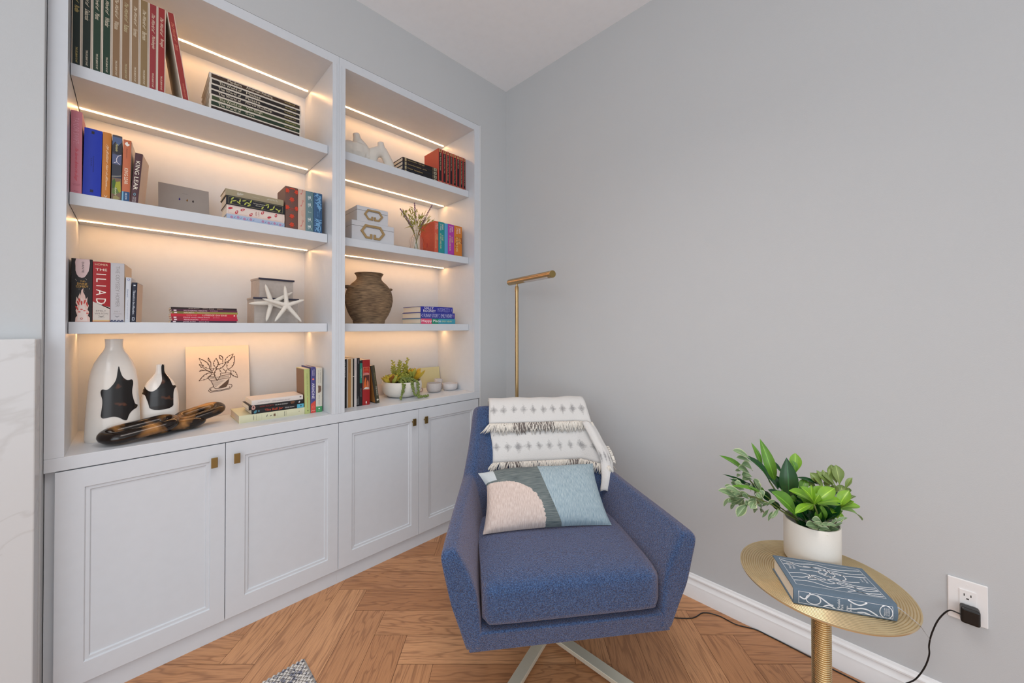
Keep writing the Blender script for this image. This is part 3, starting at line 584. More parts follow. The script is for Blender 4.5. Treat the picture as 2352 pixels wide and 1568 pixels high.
# --- right bay, countertop
S = ZCT; gr = 'thin upright books at the left end of the right countertop'
dd = [((-1.0350,-1.0130),(16,12,14),'LOCAL ARCHITECTURE',(190,190,190),.243,'black book leftmost on the right countertop, half hidden by the centre stile'),((-1.0125,-1.0072),(196,188,178),'',None,.243,'thin cream book beside the half-hidden black one'),
 ((-1.0068,-.9922),(176,130,74),'DANISH DESIGN',(110,80,50),.243,'tan spined book on the right countertop'),((-.9918,-.9832),(204,190,168),'',None,.243,'slim off-white book right of the tan one'),((-.9828,-.9758),(14,12,16),'',None,.243,'very thin black book between two pale ones'),
 ((-.9754,-.9635),(206,198,194),'JOAN DIDION',(150,110,110),.246,'white spined book with faint lettering on the right countertop'),((-.9631,-.9480),(18,14,18),'JOAN DIDION',(200,196,200),.245,'black book just left of the one with the green panel'),
 ((-.9476,-.9335),(16,14,16),'STEWARDESS',(150,150,150),.232,'black book with a green panel high on its spine')]
for k, ((a_, b_), c, tt, tc, H, l) in enumerate(dd):
    it = []
    if 'green panel' in l and 'left' not in l: it = [('r',.0,.95,.06,.50,(26,122,104)),('v','Mourning',.18,.38,.5,.75,(180,220,206)),('v','Diary',.2,.34,.2,.4,(180,220,206)),('v','BARTHES',.62,.80,.3,.6,(140,140,140))]
    elif k == 6: it = [('v','BLUE NIGHTS',.03,.12,.5,.75,(160,150,160)),('v','VINTAGE',.84,.97,.05,.25,(180,180,180)),('v','A MEMOIR',.80,.97,.4,.65,(150,150,150))]
    elif tt: it = [('v',tt,.05,.05+.018*len(tt),.35,.75,tc)]
    if k == 4: it = [('r',0,1,.36,.375,(200,196,190))]
    book(l, gr, a_, .098, S, b_-a_, H, .155, c, it, hard=False, pages=whitepaper, bulge=.0006)
it = [('r',.06,.94,.16,.66,(206,150,120)),('r',.09,.91,.165,.33,(170,28,24)),('r',.09,.91,.34,.65,(78,30,24)),('h','THE',.175,.19,.35,.65,(206,130,60)),('h','UNDER',.205,.222,.2,.8,(206,130,60)),('h','DOGS',.235,.25,.2,.8,(206,130,60)),('h','Penguin',.28,.292,.2,.7,(236,220,214)),('h','MODERNS',.30,.32,.12,.88,(236,220,214)),
 ('p',[(.14,.62),(.2,.50),(.3,.42),(.4,.38),(.5,.42),(.48,.52),(.6,.60),(.4,.63)],(206,96,34)),('p',[(.6,.60),(.56,.50),(.7,.44),(.82,.50),(.84,.62)],(196,110,70)),('p',[(.14,.64),(.4,.60),(.86,.62),(.86,.645)],(214,206,200)),('h','1',.92,.955,.42,.56,(240,236,230)),('h','ONE',.965,.98,.4,.6,(226,200,196))]
book('bright red book with a small orange picture on its spine, right countertop', gr, -.9331, .098, S, .0385, .2335, .155, (150,14,18), it, hard=False, pages=whitepaper)
b = book('small blackish olive book leaning against the red one on the right countertop', gr, -.8615, .098, S, .0200, .2020, .135, (40,36,24), [('r',.35,1,.0,1,(64,58,34)),('v','BIRDS OF',.20,.50,.5,.8,(110,104,70)),('v','THE WORLD',.55,.80,.5,.8,(190,190,180)),('p',leaf_pts(.6,.91,.012,.010,0,.02,.2),(200,196,180))], hard=False, lean=-8.2)
m = MB(); m.box(-.0006, -.0001, .006, .13, .004, .198); m.build('front_cover', cm((176,120,60)), b)
# ------------------------------------------------------------------ ornaments on the shelves
def pmesh(pts, project, mats, name, par, cuts=3, m2=None):
    from mathutils.geometry import tessellate_polygon
    b = bmesh.new(); vv = [b.verts.new((p[0], 0, p[1])) for p in pts]
    for tri in tessellate_polygon([[Vector((p[0], p[1], 0)) for p in pts]]): b.faces.new([vv[k] for k in tri])
    for ax in (0, 2):
        lo = min(v.co[ax] for v in b.verts); hi = max(v.co[ax] for v in b.verts); no = Vector((1, 0, 0)) if ax == 0 else Vector((0, 0, 1)); q = lo+.003
        while q < hi:
            bmesh.ops.bisect_plane(b, geom=b.verts[:]+b.edges[:]+b.faces[:], plane_co=no*q, plane_no=no, dist=1e-7); q += .003
    bmesh.ops.remove_doubles(b, verts=b.verts, dist=1e-6)
    for v in b.verts: v.co = Vector(project(v.co.x, v.co.z))
    bmesh.ops.recalc_face_normals(b, faces=b.faces)
    me = bpy.data.meshes.new(name); b.to_mesh(me); b.free(); me.materials.append(mats)
    me.polygons.foreach_set('use_smooth', [True]*len(me.polygons))
    o = bpy.data.objects.new(name, me); C.objects.link(o); o.parent = par; return o
def flat_vase(label, loc, prof, ydepth, patch, px2):
    t = thing('glass_vase', label, 'vase', loc)
    prof2 = []
    for (r0, z0), (r1, z1) in zip(prof, prof[1:]):
        for q in range(4): s_ = q/4; prof2.append((r0+(r1-r0)*s_, z0+(z1-z0)*s_))
    prof2.append(prof[-1]); zr = [z for _, z in prof2]
    def rad_at(z):
        for (r0, z0), (r1, z1) in zip(prof2, prof2[1:]):
            if z0 <= z <= z1: return r0+(r1-r0)*(z-z0)/max(1e-6, z1-z0)
        return prof2[-1][0] if z > zr[-1] else prof2[0][0]
    m = MB(); m.lathe(prof2+[(prof2[-1][0]-.004, zr[-1]), (prof2[-1][0]-.005, zr[-1]-.05)], 128, sy=ydepth); m.build('vase_body', milk, t, smooth=50)
    def pr(x, z):
        r = rad_at(z); q = max(0, 1-(min(abs(x), r*.999)/r)**2); x = max(-r*.985, min(r*.985, x))
        return (x*1.004, -r*ydepth*math.sqrt(q)-.0012, z)
    for _ in range(2):
        patch = [q for a, b in zip(patch, patch[1:]+patch[:1]) for q in ((a[0]*.75+b[0]*.25, a[1]*.75+b[1]*.25), (a[0]*.25+b[0]*.75, a[1]*.25+b[1]*.75))]
    pmesh([px2(*p) for p in patch], pr, tort_m, 'dark_inlay', t)
    return t
cz = .796
prof = [(.0690,0),(.0715,.01),(.0690,.08),(.0655,.15),(.0620,.21),(.0575,.245),(.0490,.275),(.0370,.300),(.0270,.3175),(.0225,.330),(.0222,.345),(.0235,.360)]
P0 = [(685,420),(672,500),(660,600),(630,655),(590,700),(560,725),(530,735),(490,718),(465,740),(470,790),(487,840),(490,880),(488,930),(475,1020),(470,1060),(490,1090),(540,1088),(600,1078),(650,1082),(700,1100),(740,1130),(780,1150),(800,1140),(815,1090),(840,1050),(880,1020),(925,1005),(935,965),(900,955),(885,910),(870,860),(858,800),(860,740),(872,690),(870,640),(850,618),(820,628),(790,625),(760,603),(738,580),(722,550),(708,510)]
# photo sample grid of the inlay, scaled to the vase: 1120 units = 0.226 m across the shoulder plane
flat_vase('tall white glass bottle vase with a dark tortoiseshell star-shaped patch', (-1.8150, .175, cz), prof, .55, P0, lambda x, y: ((x-622)/5.6*.001115, .3600-(y-88)/5.6*.001555))
prof = [(.046,0),(.052,.02),(.0555,.06),(.0560,.10),(.0540,.135),(.0485,.165),(.038,.190),(.025,.208),(.0155,.222),(.0130,.235),(.0128,.2570)]
P1 = [(1250,435),(1255,600),(1262,700),(1245,760),(1220,810),(1180,860),(1130,885),(1090,870),(1060,840),(1042,790),(1026,740),(1000,800),(985,880),(985,920),(1040,925),(1055,960),(1070,1020),(1085,1065),(1110,1200),(1410,1200),(1410,1065),(1410,940),(1425,860),(1465,835),(1490,790),(1470,760),(1450,805),(1400,815),(1380,740),(1350,670),(1320,620),(1300,580),(1290,540),(1290,435)]
t = flat_vase('small white bottle vase with flowing dark brown glass over its lower half', (-1.6905, .21, cz), prof, .62, P1, lambda x, y: ((x-1240)/5.6*.001235, .2570-(y-435)/5.6*.001265))

def stadium(L, Wd, n=40):
    r = Wd/2; s_ = L/2-r; out = []
    for k in range(n//2+1): a = -pi/2+pi*k/(n//2); out.append((s_+r*cos(a), r*sin(a)))
    for k in range(n//2+1): a = pi/2+pi*k/(n//2); out.append((-s_+r*cos(a), r*sin(a)))
    return out
t = thing('chain_link_sculpture', 'polished dark horn sculpture of three chunky interlocked links in front of the vases', 'sculpture', (-1.66, .12, cz))
def link(L, Wd, r, loc, rot):
    M = Matrix.Translation(loc) @ Euler(rot).to_matrix().to_4x4(); m = MB(M)
    pts = [(x, y, 0) for x, y in stadium(L, Wd)]
    m.tube(pts, r, 16, closed=True, flat=.8); m.build('link', horn_m, t, smooth=60)
link(.172, .066, .0245, (-.085, -.028, .0385), (rad(9), rad(-7), rad(14)))
link(.160, .072, .0245, (.004, .036, .0240), (rad(-3), rad(-1), rad(13)))
link(.138, .062, .0215, (.086, .064, .0500), (rad(12), rad(-12), rad(15)))

# plant print leaning against the back of the left countertop bay
t = thing('plant_print', 'square white print of a brown line-drawn potted plant behind the horn sculpture', 'art print', (-1.485, .343, cz+.0004), (rad(-8.5), 0, rad(1.5)))
A_W, A_H = .2330, .3180; ink = cm((92, 70, 52)); m = MB(); m.box(-A_W/2, A_W/2, 0, .003, 0, A_H, 0)
def ap(x, y): return ((x-718)/9.225*.001562, -.0003, A_H-(y-70)/9.225*.00178)     # sample grid of the print
def strk(pl, w=.0014):
    w *= 1.35
    for (a_, b_) in zip(pl, pl[1:]):
        A = Vector(ap(*a_)); B = Vector(ap(*b_)); d = (B-A); d.normalize(); n_ = Vector((-d.z, 0, d.x))*w/2
        m.poly([A-n_, B-n_, B+n_, A+n_], 1)
def pleaf(bx, by, tx, ty, w, w1=.0014, blobs=3):
    B = Vector((bx, by)); T_ = Vector((tx, ty)); d = T_-B; n_ = Vector((-d.y, d.x)).normalized(); L = []; R = []
    for k in range(9):
        s_ = k/8; q = w*sin(pi*s_**.8)*(1-.2*s_); L.append(tuple(B+d*s_+n_*q)); R.append(tuple(B+d*s_-n_*q))
    strk(L, w1*1.6); strk(R, w1)
    for k in range(blobs*2):
        s_ = .2+.6*k/(blobs*2-1); q = w*sin(pi*s_**.8)*.78*(1 if k % 2 else -1); c = B+d*s_+n_*q; rr = 13
        m.poly([ap(c.x+rr*cos(a*pi/3), c.y+rr*1.3*sin(a*pi/3)) for a in range(6)], 1)
for q in ((515,600,300,345,62,),(650,580,660,362,60),(800,400,730,290,38),(850,470,1045,272,50),(910,640,1070,330,80),(560,710,290,872,60),(985,685,1135,860,58),(660,610,880,480,55),(700,610,672,900,80)): pleaf(*q)
for q in ([(300,485),(345,570),(375,520),(300,485)],[(300,650),(340,620),(430,632),(360,640),(300,650)],[(495,340),(545,455),(520,440),(485,390),(495,340)],[(545,455),(545,580)],[(805,410),(805,470)],[(370,560),(450,630),(560,690)],[(515,600),(600,720)],[(430,632),(590,712)],[(650,580),(655,640)],[(890,650),(855,725)],[(910,650),(980,680)],[(800,620),(870,690)],[(560,655),(525,600),(575,610),(620,600),(575,660)],
          [(480,790),(500,850),(530,885),(960,850),(975,800),(972,745),(900,730),(780,730)],[(480,790),(560,745),(620,738)],[(500,790),(640,808)],[(760,790),(965,765)],[(540,888),(580,980),(600,1050),(635,1085),(780,1078)],[(935,870),(910,980),(870,1055),(780,1078)],[(600,1025),(520,1060),(485,1120),(520,1155),(700,1150),(940,1120),(1000,1060),(990,1020),(910,1005)],[(540,1070),(520,1110),(560,1130),(760,1125),(930,1100),(950,1060)]): strk(q, .0020)
for k in range(7): strk([(565+8*k, 905+22*k), (840-30*k, 898+22*k)], .0008)
for k in range(3): strk([(520, 815+14*k), (940, 800+14*k)], .0007)
m.poly([ap(*q) for q in ((690,1070),(800,985),(935,872),(905,990),(868,1055),(800,1076))], 1)
m.build('print_panel', [mat('print_paper', (226, 214, 202), .9, 0, 40, .03), ink], t, recalc=False)

# third left shelf: two shagreen boxes and two starfish
S = SH[2]
def lidbox(label, loc, w, d, h, rz, lidh=.0085):
    t = thing('lidded_box', label, 'box', loc, (0, 0, rz), 'grey textured boxes on the third left shelf')
    m = MB(); m.box(0, w, 0, d, 0, h-lidh); m.build('box_body', shagreen, t, bevel=.001)
    m = MB(); m.box(-.002, w+.002, -.002, d+.002, h-lidh, h); lid = m.build('lid', shagreen, t, bevel=.001)
    m = MB(); m.box(-.0052, w+.004, -.0062, -.0024, h-lidh, h-.0005); m.build('lid_edge', mat('dark_metal_edge', (60, 58, 72), .35, .6), lid, bevel=.001)
lidbox('larger grey textured lidded box, lower one, behind the starfish', (-1.3935, .1465, S), .1735, .125, .1150, rad(1.5))
lidbox('smaller grey textured lidded box on top of the larger one', (-1.3735, .150, S+.1152), .1380, .110, .0870, rad(6))
def starfish(label, ctr, tips, r, y0, y1):
    t = thing('starfish', label, 'starfish', ctr, group='white starfish propped against the grey boxes')
    m = MB()
    for (x, z) in tips:
        d = Vector((x-ctr[0], 0, z-ctr[2])); yy = (y1-y0)*( (z-ctr[2])/.09 ); pts = []; rs = []
        for k in range(9):
            s_ = k/8; pts.append((d.x*s_, yy*s_, d.z*s_)); rs.append(r*(1.05-.15*s_-.62*s_**4)*(1 if k < 8 else .35))
        m.tube(pts, rs, 10)
    m.lathe([(r*.2, -r*.9), (r*1.5, -r*.5), (r*1.7, 0), (r*1.4, r*.5), (r*.2, r*.8)], 16, mi=0) if False else None
    b = MB(); o = m.build('body', starfish_m, t, smooth=60)
    md = o.modifiers.new('merge', 'REMESH'); md.mode = 'VOXEL'; md.voxel_size = .0022; md.use_smooth_shade = True
    o.name = 'starfish_body'
starfish('white starfish on the left, one long arm pointing left past the box', (-1.3330, .124, 1.3055), [(-1.3560,1.3890),(-1.4190,1.3000),(-1.3545,1.2222),(-1.2475,1.3600),(-1.2370,1.2650)], .0094, .124, .131)
starfish('white starfish on the right, standing on two arms with one arm straight up', (-1.2795, .098, 1.2965), [(-1.2855,1.3870),(-1.2050,1.3260),(-1.2195,1.2220),(-1.3285,1.2222),(-1.3740,1.3225)], .0090, .098, .107)

# ---- right bay, top shelf: two looped matt vases (skinned loops)
def loop_vase(label, loc, sc, paths):
    t = thing('loop_vase', label, 'vase', loc, group='matt cream loop vases on the top right shelf')
    m = MB()
    for pts, rs, closed in paths: m.tube([(x*sc, y*sc, z*sc) for x, y, z in pts], [r*sc for r in rs], 20, closed=closed)
    o = m.build('vase_body', matte_cream, t, smooth=60)
    md = o.modifiers.new('merge', 'REMESH'); md.mode = 'VOXEL'; md.voxel_size = .0032; md.use_smooth_shade = True
    sm = o.modifiers.new('sm', 'SMOOTH'); sm.factor = .6; sm.iterations = 22
ringp = []
for k in range(28):
    a = 2*pi*k/28; ringp.append((.045*cos(a)+(.004*sin(a)), 0, .052+.046*sin(a)))
rr = [.0195+.006*max(0, -cos(2*pi*k/28))+.004*sin(2*pi*k/28) for k in range(28)]
neck = ([(.004,0,.105),(.004,0,.125),(.002,0,.145),(.000,0,.158)], [.026,.022,.0175,.0185], False)
foot = ([(-.045,0,.022),(.0,0,.018),(.052,0,.020)], [.020,.018,.020], False)
leg = ([(.012,0,.120),(.036,0,.075),(.058,0,.040),(.072,0,.010)], [.022,.026,.026,.012], False)
lef = ([(-.01,0,.115),(-.045,0,.088),(-.058,0,.055),(-.050,0,.012)], [.018,.026,.026,.016], False)
loop_vase('smaller matt cream loop vase with a visible hole, beside the dark book stack', (-.8140, .150, SH[0]), .985, [(ringp, rr, True), neck, foot, leg, lef])
big = [([(-.02,0,.09),(-.055,0,.070),(-.060,0,.03),(-.02,0,.022),(.03,0,.022),(.065,0,.020)], [.03,.042,.036,.03,.03,.022], False), ([(.0,0,.165),(.004,0,.140),(.010,0,.115),(.030,0,.080),(.058,0,.045),(.080,0,.012)], [.0185,.0185,.034,.044,.036,.012], False), ([(0,0,.05),(0,0,.1)], [.052,.048], False), ([(-.03,0,.06),(.035,0,.055)], [.045,.045], False), ([(-.01,0,.095),(.02,0,.09)], [.036,.036], False)]
loop_vase('larger matt cream vase, partly hidden by the centre stile', (-.9420, .165, SH[0]), .99, big)

# ---- right bay, second shelf
S = SH[1]
def dbox(label, loc, w, d, h, lid, hx, hz, hw, hh):
    t = thing('decorative_box', label, 'box', loc, group='pale grey boxes with gold bar motifs')
    m = MB(); m.box(0, w, 0, d, 0, lid-.0006); m.build('box_body', grey_box, t, bevel=.0015)
    m = MB(); m.box(0, w, 0, d, lid+.0006, h); m.build('lid', grey_box, t, bevel=.0015)
    m = MB(); m.box(.002, w-.002, .002, d-.002, lid-.001, lid+.001); m.build('seam', mat('seam_dark', (90, 86, 88), .8), t)
    P = [(.40,.36),(.40,.12),(.20,.06),(.0,.50),(.16,.92),(.84,.92),(1.0,.50),(.80,.06),(.60,.12),(.60,.36)]
    m = MB(); pts = [(hx+hw*a, -.0062, hz+hh*b) for a, b in P]
    P = [(.42,.34),(.42,.04),(.20,.04),(.0,.50),(.17,.96),(.83,.96),(1.0,.50),(.80,.04),(.58,.04),(.58,.34)]
    wb = hh*.17; c2 = [Vector((hx+hw*a, hz+hh*b)) for a, b in P]
    inn = []; out = []
    for k, p in enumerate(c2):
        d0 = (c2[k]-c2[max(k-1, 0)]); d1 = (c2[min(k+1, len(c2)-1)]-c2[k]); d0 = d0 if d0.length else d1; d1 = d1 if d1.length else d0
        d0 = d0.normalized(); d1 = d1.normalized(); n0 = Vector((-d0.y, d0.x)); n1 = Vector((-d1.y, d1.x)); nn = (n0+n1).normalized(); q = wb/2/max(.4, nn.dot(n0))
        out.append(p+nn*q); inn.append(p-nn*q)
    for k in range(len(c2)-1):
        A, B, D_, E_ = out[k], out[k+1], inn[k+1], inn[k]
        i = [m.av((q.x, y, q.y)) for y in (-.0065, -.0003) for q in (A, B, D_, E_)]
        for f in ((0,1,2,3),(4,5,1,0),(6,7,3,2)): m.face([i[z_] for z_ in f])
        if k == 0: m.face((i[0],i[3],i[7],i[4]))
        if k == len(c2)-2: m.face((i[1],i[5],i[6],i[2]))
    m.build('gold_motif', gold_bar, t, bevel=.0008, weld=True)
dbox('larger pale grey box with a gold motif, lower one, on the second right shelf', (-.9945, .088, S), .2290, .20, .1035, .078, .050, .022, .118, .066)
dbox('smaller pale grey box with a gold motif, stacked on the larger one', (-.9670, .090, S+.1037), .1675, .16, .0800, .0578, .040, .016, .092, .050)
t = thing('glass_bottle_vase', 'small clear glass bottle holding lavender on the second right shelf', 'vase', (-.5895, .150, S))
glass = mat('clear_glass', (255, 255, 255), .02, Transmission_Weight=1.0, IOR=1.45)
m = MB(); op = [(.028,.0),(.037,.003),(.040,.012),(.040,.070),(.038,.084),(.028,.096),(.0185,.105),(.0160,.114),(.0165,.124),(.0185,.128)]
m.lathe(op+[(.0165,.127),(.0145,.122),(.0142,.114),(.0165,.106),(.026,.097),(.0360,.083),(.0378,.070),(.0378,.013),(.035,.006)], 40, cap1=True); m.build('bottle', glass, t, smooth=50)
t = thing('lavender_bunch', 'bunch of lavender and grassy stems standing in the glass bottle', 'flowers', (-.5895, .150, S+.010))
random.seed(11); mst = MB(); spikes = []; mlf = MB()
ox, oz = -.5895, S+.010
def lstem(tx, tz, flower, ty=0):
    tip = Vector((tx-ox, ty, tz-oz)); nk = Vector((tip.x*.06, ty*.1, .112)); b0 = Vector((-tip.x*.12, random.uniform(-.01, .01), .0)); pts = []
    for k in range(13):
        s_ = k/12; p = b0*(1-s_)**2 + nk*2*s_*(1-s_)*1.15 + tip*s_**2; pts.append(p)
    mst.tube(pts, [.0012]*12+[.0005], 6)
    if flower:
        mfl = MB(); spikes.append(mfl)
        for k in range(46):
            s_ = .62+.36*k/45; i_ = s_*12; j = int(i_); p = pts[j].lerp(pts[min(12, j+1)], i_-j); a = k*2.4; r = .0065*(1.15-s_)*2.0
            q = p+Vector((cos(a)*r, sin(a)*r, 0)); e = .0030
            vs = [q+Vector(v)*e for v in ((1,0,0),(0,1,0),(-1,0,0),(0,-1,0),(0,0,1.6),(0,0,-1))]; ii = [mfl.av(v) for v in vs]
            for f in ((0,1,4),(1,2,4),(2,3,4),(3,0,4),(1,0,5),(2,1,5),(3,2,5),(0,3,5)): mfl.face([ii[z_] for z_ in f])
def blade(bx, bz, tx, tz, w, y=0):
    B = Vector((bx-ox, y, bz-oz)); T_ = Vector((tx-ox, y+random.uniform(-.02, .02), tz-oz)); d = T_-B; n_ = Vector((-d.z, .3*d.length, d.x)).normalized(); L = []; R = []
    for k in range(6):
        s_ = k/5; p = B+d*s_+Vector((0, 0, .006*sin(pi*s_))); q = w*sin(pi*min(.97, .08+s_*.9))/2; L.append(mlf.av(p+n_*q)); R.append(mlf.av(p-n_*q))
    for k in range(5): mlf.face((L[k], L[k+1], R[k+1], R[k]))
for q in ((-.6102,1.9300,1,-.01),(-.6940,1.8800,1,.01),(-.4780,1.9500,1,.0),(-.5600,1.8900,0,.02),(-.5350,1.9000,0,-.02),(-.4900,1.8850,0,.01),(-.6600,1.8650,0,.02),(-.7000,1.8500,0,-.01),(-.6300,1.8450,0,.03),(-.4700,1.8600,0,-.01),(-.5200,1.8500,1,.02),(-.6500,1.8300,1,.02)): lstem(q[0], q[1], q[2], q[3])
for k in range(90):
    a = random.uniform(-1.0, 1.0); r = random.uniform(.03, .13); x = -.5895+r*sin(a)*.9; z = S+.125+r*cos(a)
    blade(x, z, x+random.uniform(.008, .028)*(1 if a > 0 else -1)*random.choice((1, 1, -.4)), z+random.uniform(.006, .034), random.uniform(.003, .0065), random.uniform(-.02, .02))
blade(-.60, S+.150, -.678, S+.124, .005); blade(-.585, S+.145, -.520, S+.135, .005)
mst.build('stems', mat('green_stem', (122, 124, 52), .7), t, smooth=60);  [q.build('lavender_spike', mat('lavender', (132, 104, 140), .8, 0, 300, .2), t, recalc=False) for q in spikes]; mlf.build('leaves', mat('olive_leaf', (140, 138, 44), .6, 0, 60, .3), t, recalc=False)
# ---- right bay, third shelf: clay jar
S = SH[2]; t = thing('clay_jar', 'round brown brushed clay jar with two small lug handles', 'jar', (-.8510, .205, S))
Z = lambda y: (742-y)*.00245
pr = [(33,742),(34,738),(34,735),(37,730),(42,722),(46,712.5),(49.5,701),(51.3,690),(50.5,680),(48,670),(43.5,661),(37,653),(30,647),(27,643),(26.2,640),(27,636),(29,632.5),(31,630),(30,629)]
pr = [(a*.00243, max(0, Z(b))) for a, b in pr]
m = MB(); m.lathe(pr+[(.066,.268),(.060,.250),(.075,.22),(.10,.18)], 72); o = m.build('jar_body', clay_m, t, smooth=50)
for a, w in ((183, 1), (5, 1)):
    c_ = rad(a); u = Vector((cos(c_), sin(c_), 0)); v = Vector((-sin(c_), cos(c_), 0)); m = MB(); pts = []
    for k in range(13):
        q = pi*k/12; pts.append(u*(.098+.034*sin(q))+v*(.034*cos(q))+Vector((0, 0, .193+.004*sin(q))))
    m.tube(pts, .0065, 10); m.build('handle', clay_m, t, smooth=60)

# ---- right countertop: planter, trinkets, cups
S = ZCT; t = thing('succulent_planter', 'low white bowl planter with mixed succulents and trailing strings', 'planter', (-.6550, .200, S))
m = MB(); m.lathe([(.060,0),(.074,.003),(.078,.004),(.100,.022),(.112,.045),(.114,.065),(.111,.085),(.109,.090),(.105,.090),(.104,.078)], 64, cap1=False); m.build('bowl', ceramic, t, smooth=50)
m = MB(); m.lathe([(.0005,.080),(.104,.080)], 40, cap0=False); m.build('moss', mat('moss', (58, 54, 24), .95, 0, 120, .4), t)
random.seed(5)
suc = [mat('succulent_yellow', (200, 176, 60), .5, 0, 30, .25), mat('succulent_gold', (214, 172, 54), .5, 0, 30, .2), mat('succulent_green', (176, 180, 84), .55, 0, 60, .2), mat('succulent_rust', (150, 96, 40), .5)]
def sleaf(m, base, dirv, L, w, mi, cup=.2):
    d = Vector(dirv).normalized(); s_ = d.cross(Vector((0, 0, 1))); s_ = s_.normalized() if s_.length > .05 else Vector((1, 0, 0)); n_ = s_.cross(d); B = Vector(base); rows = []
    for k in range(6):
        q = k/5; ww = w*(sin(pi*(.15+.8*q))**.8)/2*(1 if k < 5 else .12); p = B+d*L*q+n_*L*cup*q*q
        rows.append([m.av(p-s_*ww+n_*ww*.5), m.av(p), m.av(p+s_*ww+n_*ww*.5), m.av(p-n_*ww*.7)])
    for A, B_ in zip(rows, rows[1:]):
        for k in range(4): m.face((A[k], A[(k+1)%4], B_[(k+1)%4], B_[k]), mi)
def rosette(name, c, n, L, w, el0, el1, mis, mats):
    m = MB()
    for k in range(n):
        q = k/n; a = k*2.4; el = el0+(el1-el0)*q
        sleaf(m, c, (cos(a)*cos(el), sin(a)*cos(el), sin(el)), L*(1-.35*q), w, mis[k % len(mis)])
    m.build(name, mats, t, smooth=70)
rosette('rosette', (-.075, -.015, .086), 34, .066, .028, .25, 1.3, (0, 0, 2, 3), suc)
rosette('spiky_rosette', (.068, -.005, .082), 32, .100, .030, .35, 1.45, (1, 0, 1, 2), suc)
rosette('small_rosette', (.100, .01, .086), 12, .045, .012, .3, 1.2, (1, 0), suc)
m = MB()
for bx, by, tx, ty, tz in ((-.01,.02,-.05,.02,.205),(.0,.01,-.012,.0,.205),(.01,.02,.045,.01,.215),(-.02,.0,-.03,-.02,.16),(.02,0,.025,-.01,.17),(.0,-.01,.005,-.03,.15),(-.03,.03,-.045,.03,.17),(.03,.02,.03,.03,.18),(-.01,.03,.01,.05,.19),(-.03,-.03,-.02,-.05,.13),(.02,-.03,.03,-.05,.14),(0,-.03,0,-.06,.13)):
    B = Vector((bx, by, .08)); T_ = Vector((tx, ty, tz))
    for k in range(26):
        s_ = k/25; p = B.lerp(T_, s_); a = k*1.9; e = .35
        sleaf(m, p, (cos(a), sin(a), e), .024*(1.1-.5*s_), .012, 2)
m.build('upright_succulent', suc, t, smooth=70)
m = MB(); pearl = MB()
def bead(p, r):
    ii = [[pearl.av(p+Vector((r*sin(u)*cos(v), r*sin(u)*sin(v), r*cos(u)))) for v in (0, 1.05, 2.09, 3.14, 4.19, 5.24)] for u in (.45, 1.2, 1.95, 2.7)]
    for A, B in zip(ii, ii[1:]):
        for k in range(6): pearl.face((A[k], A[(k+1)%6], B[(k+1)%6], B[k]))
    pearl.face(ii[0]); pearl.face(ii[-1][::-1])
for path in ([(-.040,-.06,.10),(-.052,-.118,.080),(-.060,-.120,.040),(-.075,-.122,.014),(-.088,-.128,.008)], [(-.005,-.05,.105),(.002,-.112,.088),(.000,-.126,.045),(.014,-.130,.018),(.030,-.138,.010),(.060,-.142,.008),(.090,-.142,.008)], [(.025,-.05,.105),(.036,-.114,.086),(.035,-.124,.050),(.030,-.128,.020),(.024,-.140,.008)], [(-.03,-.03,.11),(0,-.07,.108),(.03,-.09,.098)], [(-.02,-.02,.115),(-.03,-.08,.104),(-.025,-.106,.094)]):
    P = [Vector(p) for p in path]
    for A, B in zip(P, P[1:]):
        n_ = max(2, int((B-A).length/.0065))
        for k in range(n_):
            p = A.lerp(B, k/n_)
            for a in range(3): bead(p+Vector((random.uniform(-.007,.007), random.uniform(-.005,.003), random.uniform(-.003,.005))), random.uniform(.0046, .0062))
pearl.build('trailing_strings', mat('pearl_green', (116, 132, 66), .45, 0, 200, .3), t, smooth=80)
def cup(name, label, loc, prof, mt, cat='cup'):
    t = thing(name, label, cat, loc, group=None); m = MB(); m.lathe(prof, 48); m.build('vessel', mt, t, smooth=50); return t
cup('stoneware_pot', 'small speckled grey stoneware pot beside the planter on the right countertop', (-.4440, .185, S), [(.030,0),(.039,.004),(.045,.016),(.0465,.034),(.0445,.050),(.0425,.056),(.0400,.056),(.0400,.048),(.042,.030),(.030,.010),(.001,.009)], speckle, 'pot')
cup('stoneware_bowl', 'small pale grey stoneware bowl nearest the right side panel', (-.3270, .180, S), [(.034,0),(.040,.002),(.047,.014),(.0495,.030),(.0480,.042),(.0455,.042),(.046,.030),(.040,.012),(.001,.008)], speckle2, 'bowl')
cup('stoneware_tumbler', 'narrow grey tumbler standing behind the speckled pot and the bowl', (-.3600, .262, S), [(.024,0),(.026,.004),(.027,.050),(.0275,.066),(.025,.066),(.0245,.050),(.022,.008),(.001,.006)], speckle2, 'cup')
t = thing('blank_card', 'faint yellow-green card propped at the back of the right countertop', 'card', (-.3560, .352, S+.0003), (rad(-10), 0, 0)); m = MB(); m.box(-.0770, .0770, 0, .0012, 0, .1330); m.build('card_sheet', cm((206, 204, 160)), t)
t = thing('blank_card', 'small white card half hidden behind the planter on the right countertop', 'card', (-.7430, .300, S+.0003), (rad(-8), 0, 0)); m = MB(); m.box(-.035, .035, 0, .0012, 0, .066, 0)
for k in range(3): m.poly([(-.026,-.0002,.03+.008*k),(-.018,-.0002,.03+.008*k),(-.018,-.0002,.033+.008*k),(-.026,-.0002,.033+.008*k)], 1)
m.build('card_sheet', [cm((222, 208, 200)), cm((150, 140, 136))], t, recalc=False)
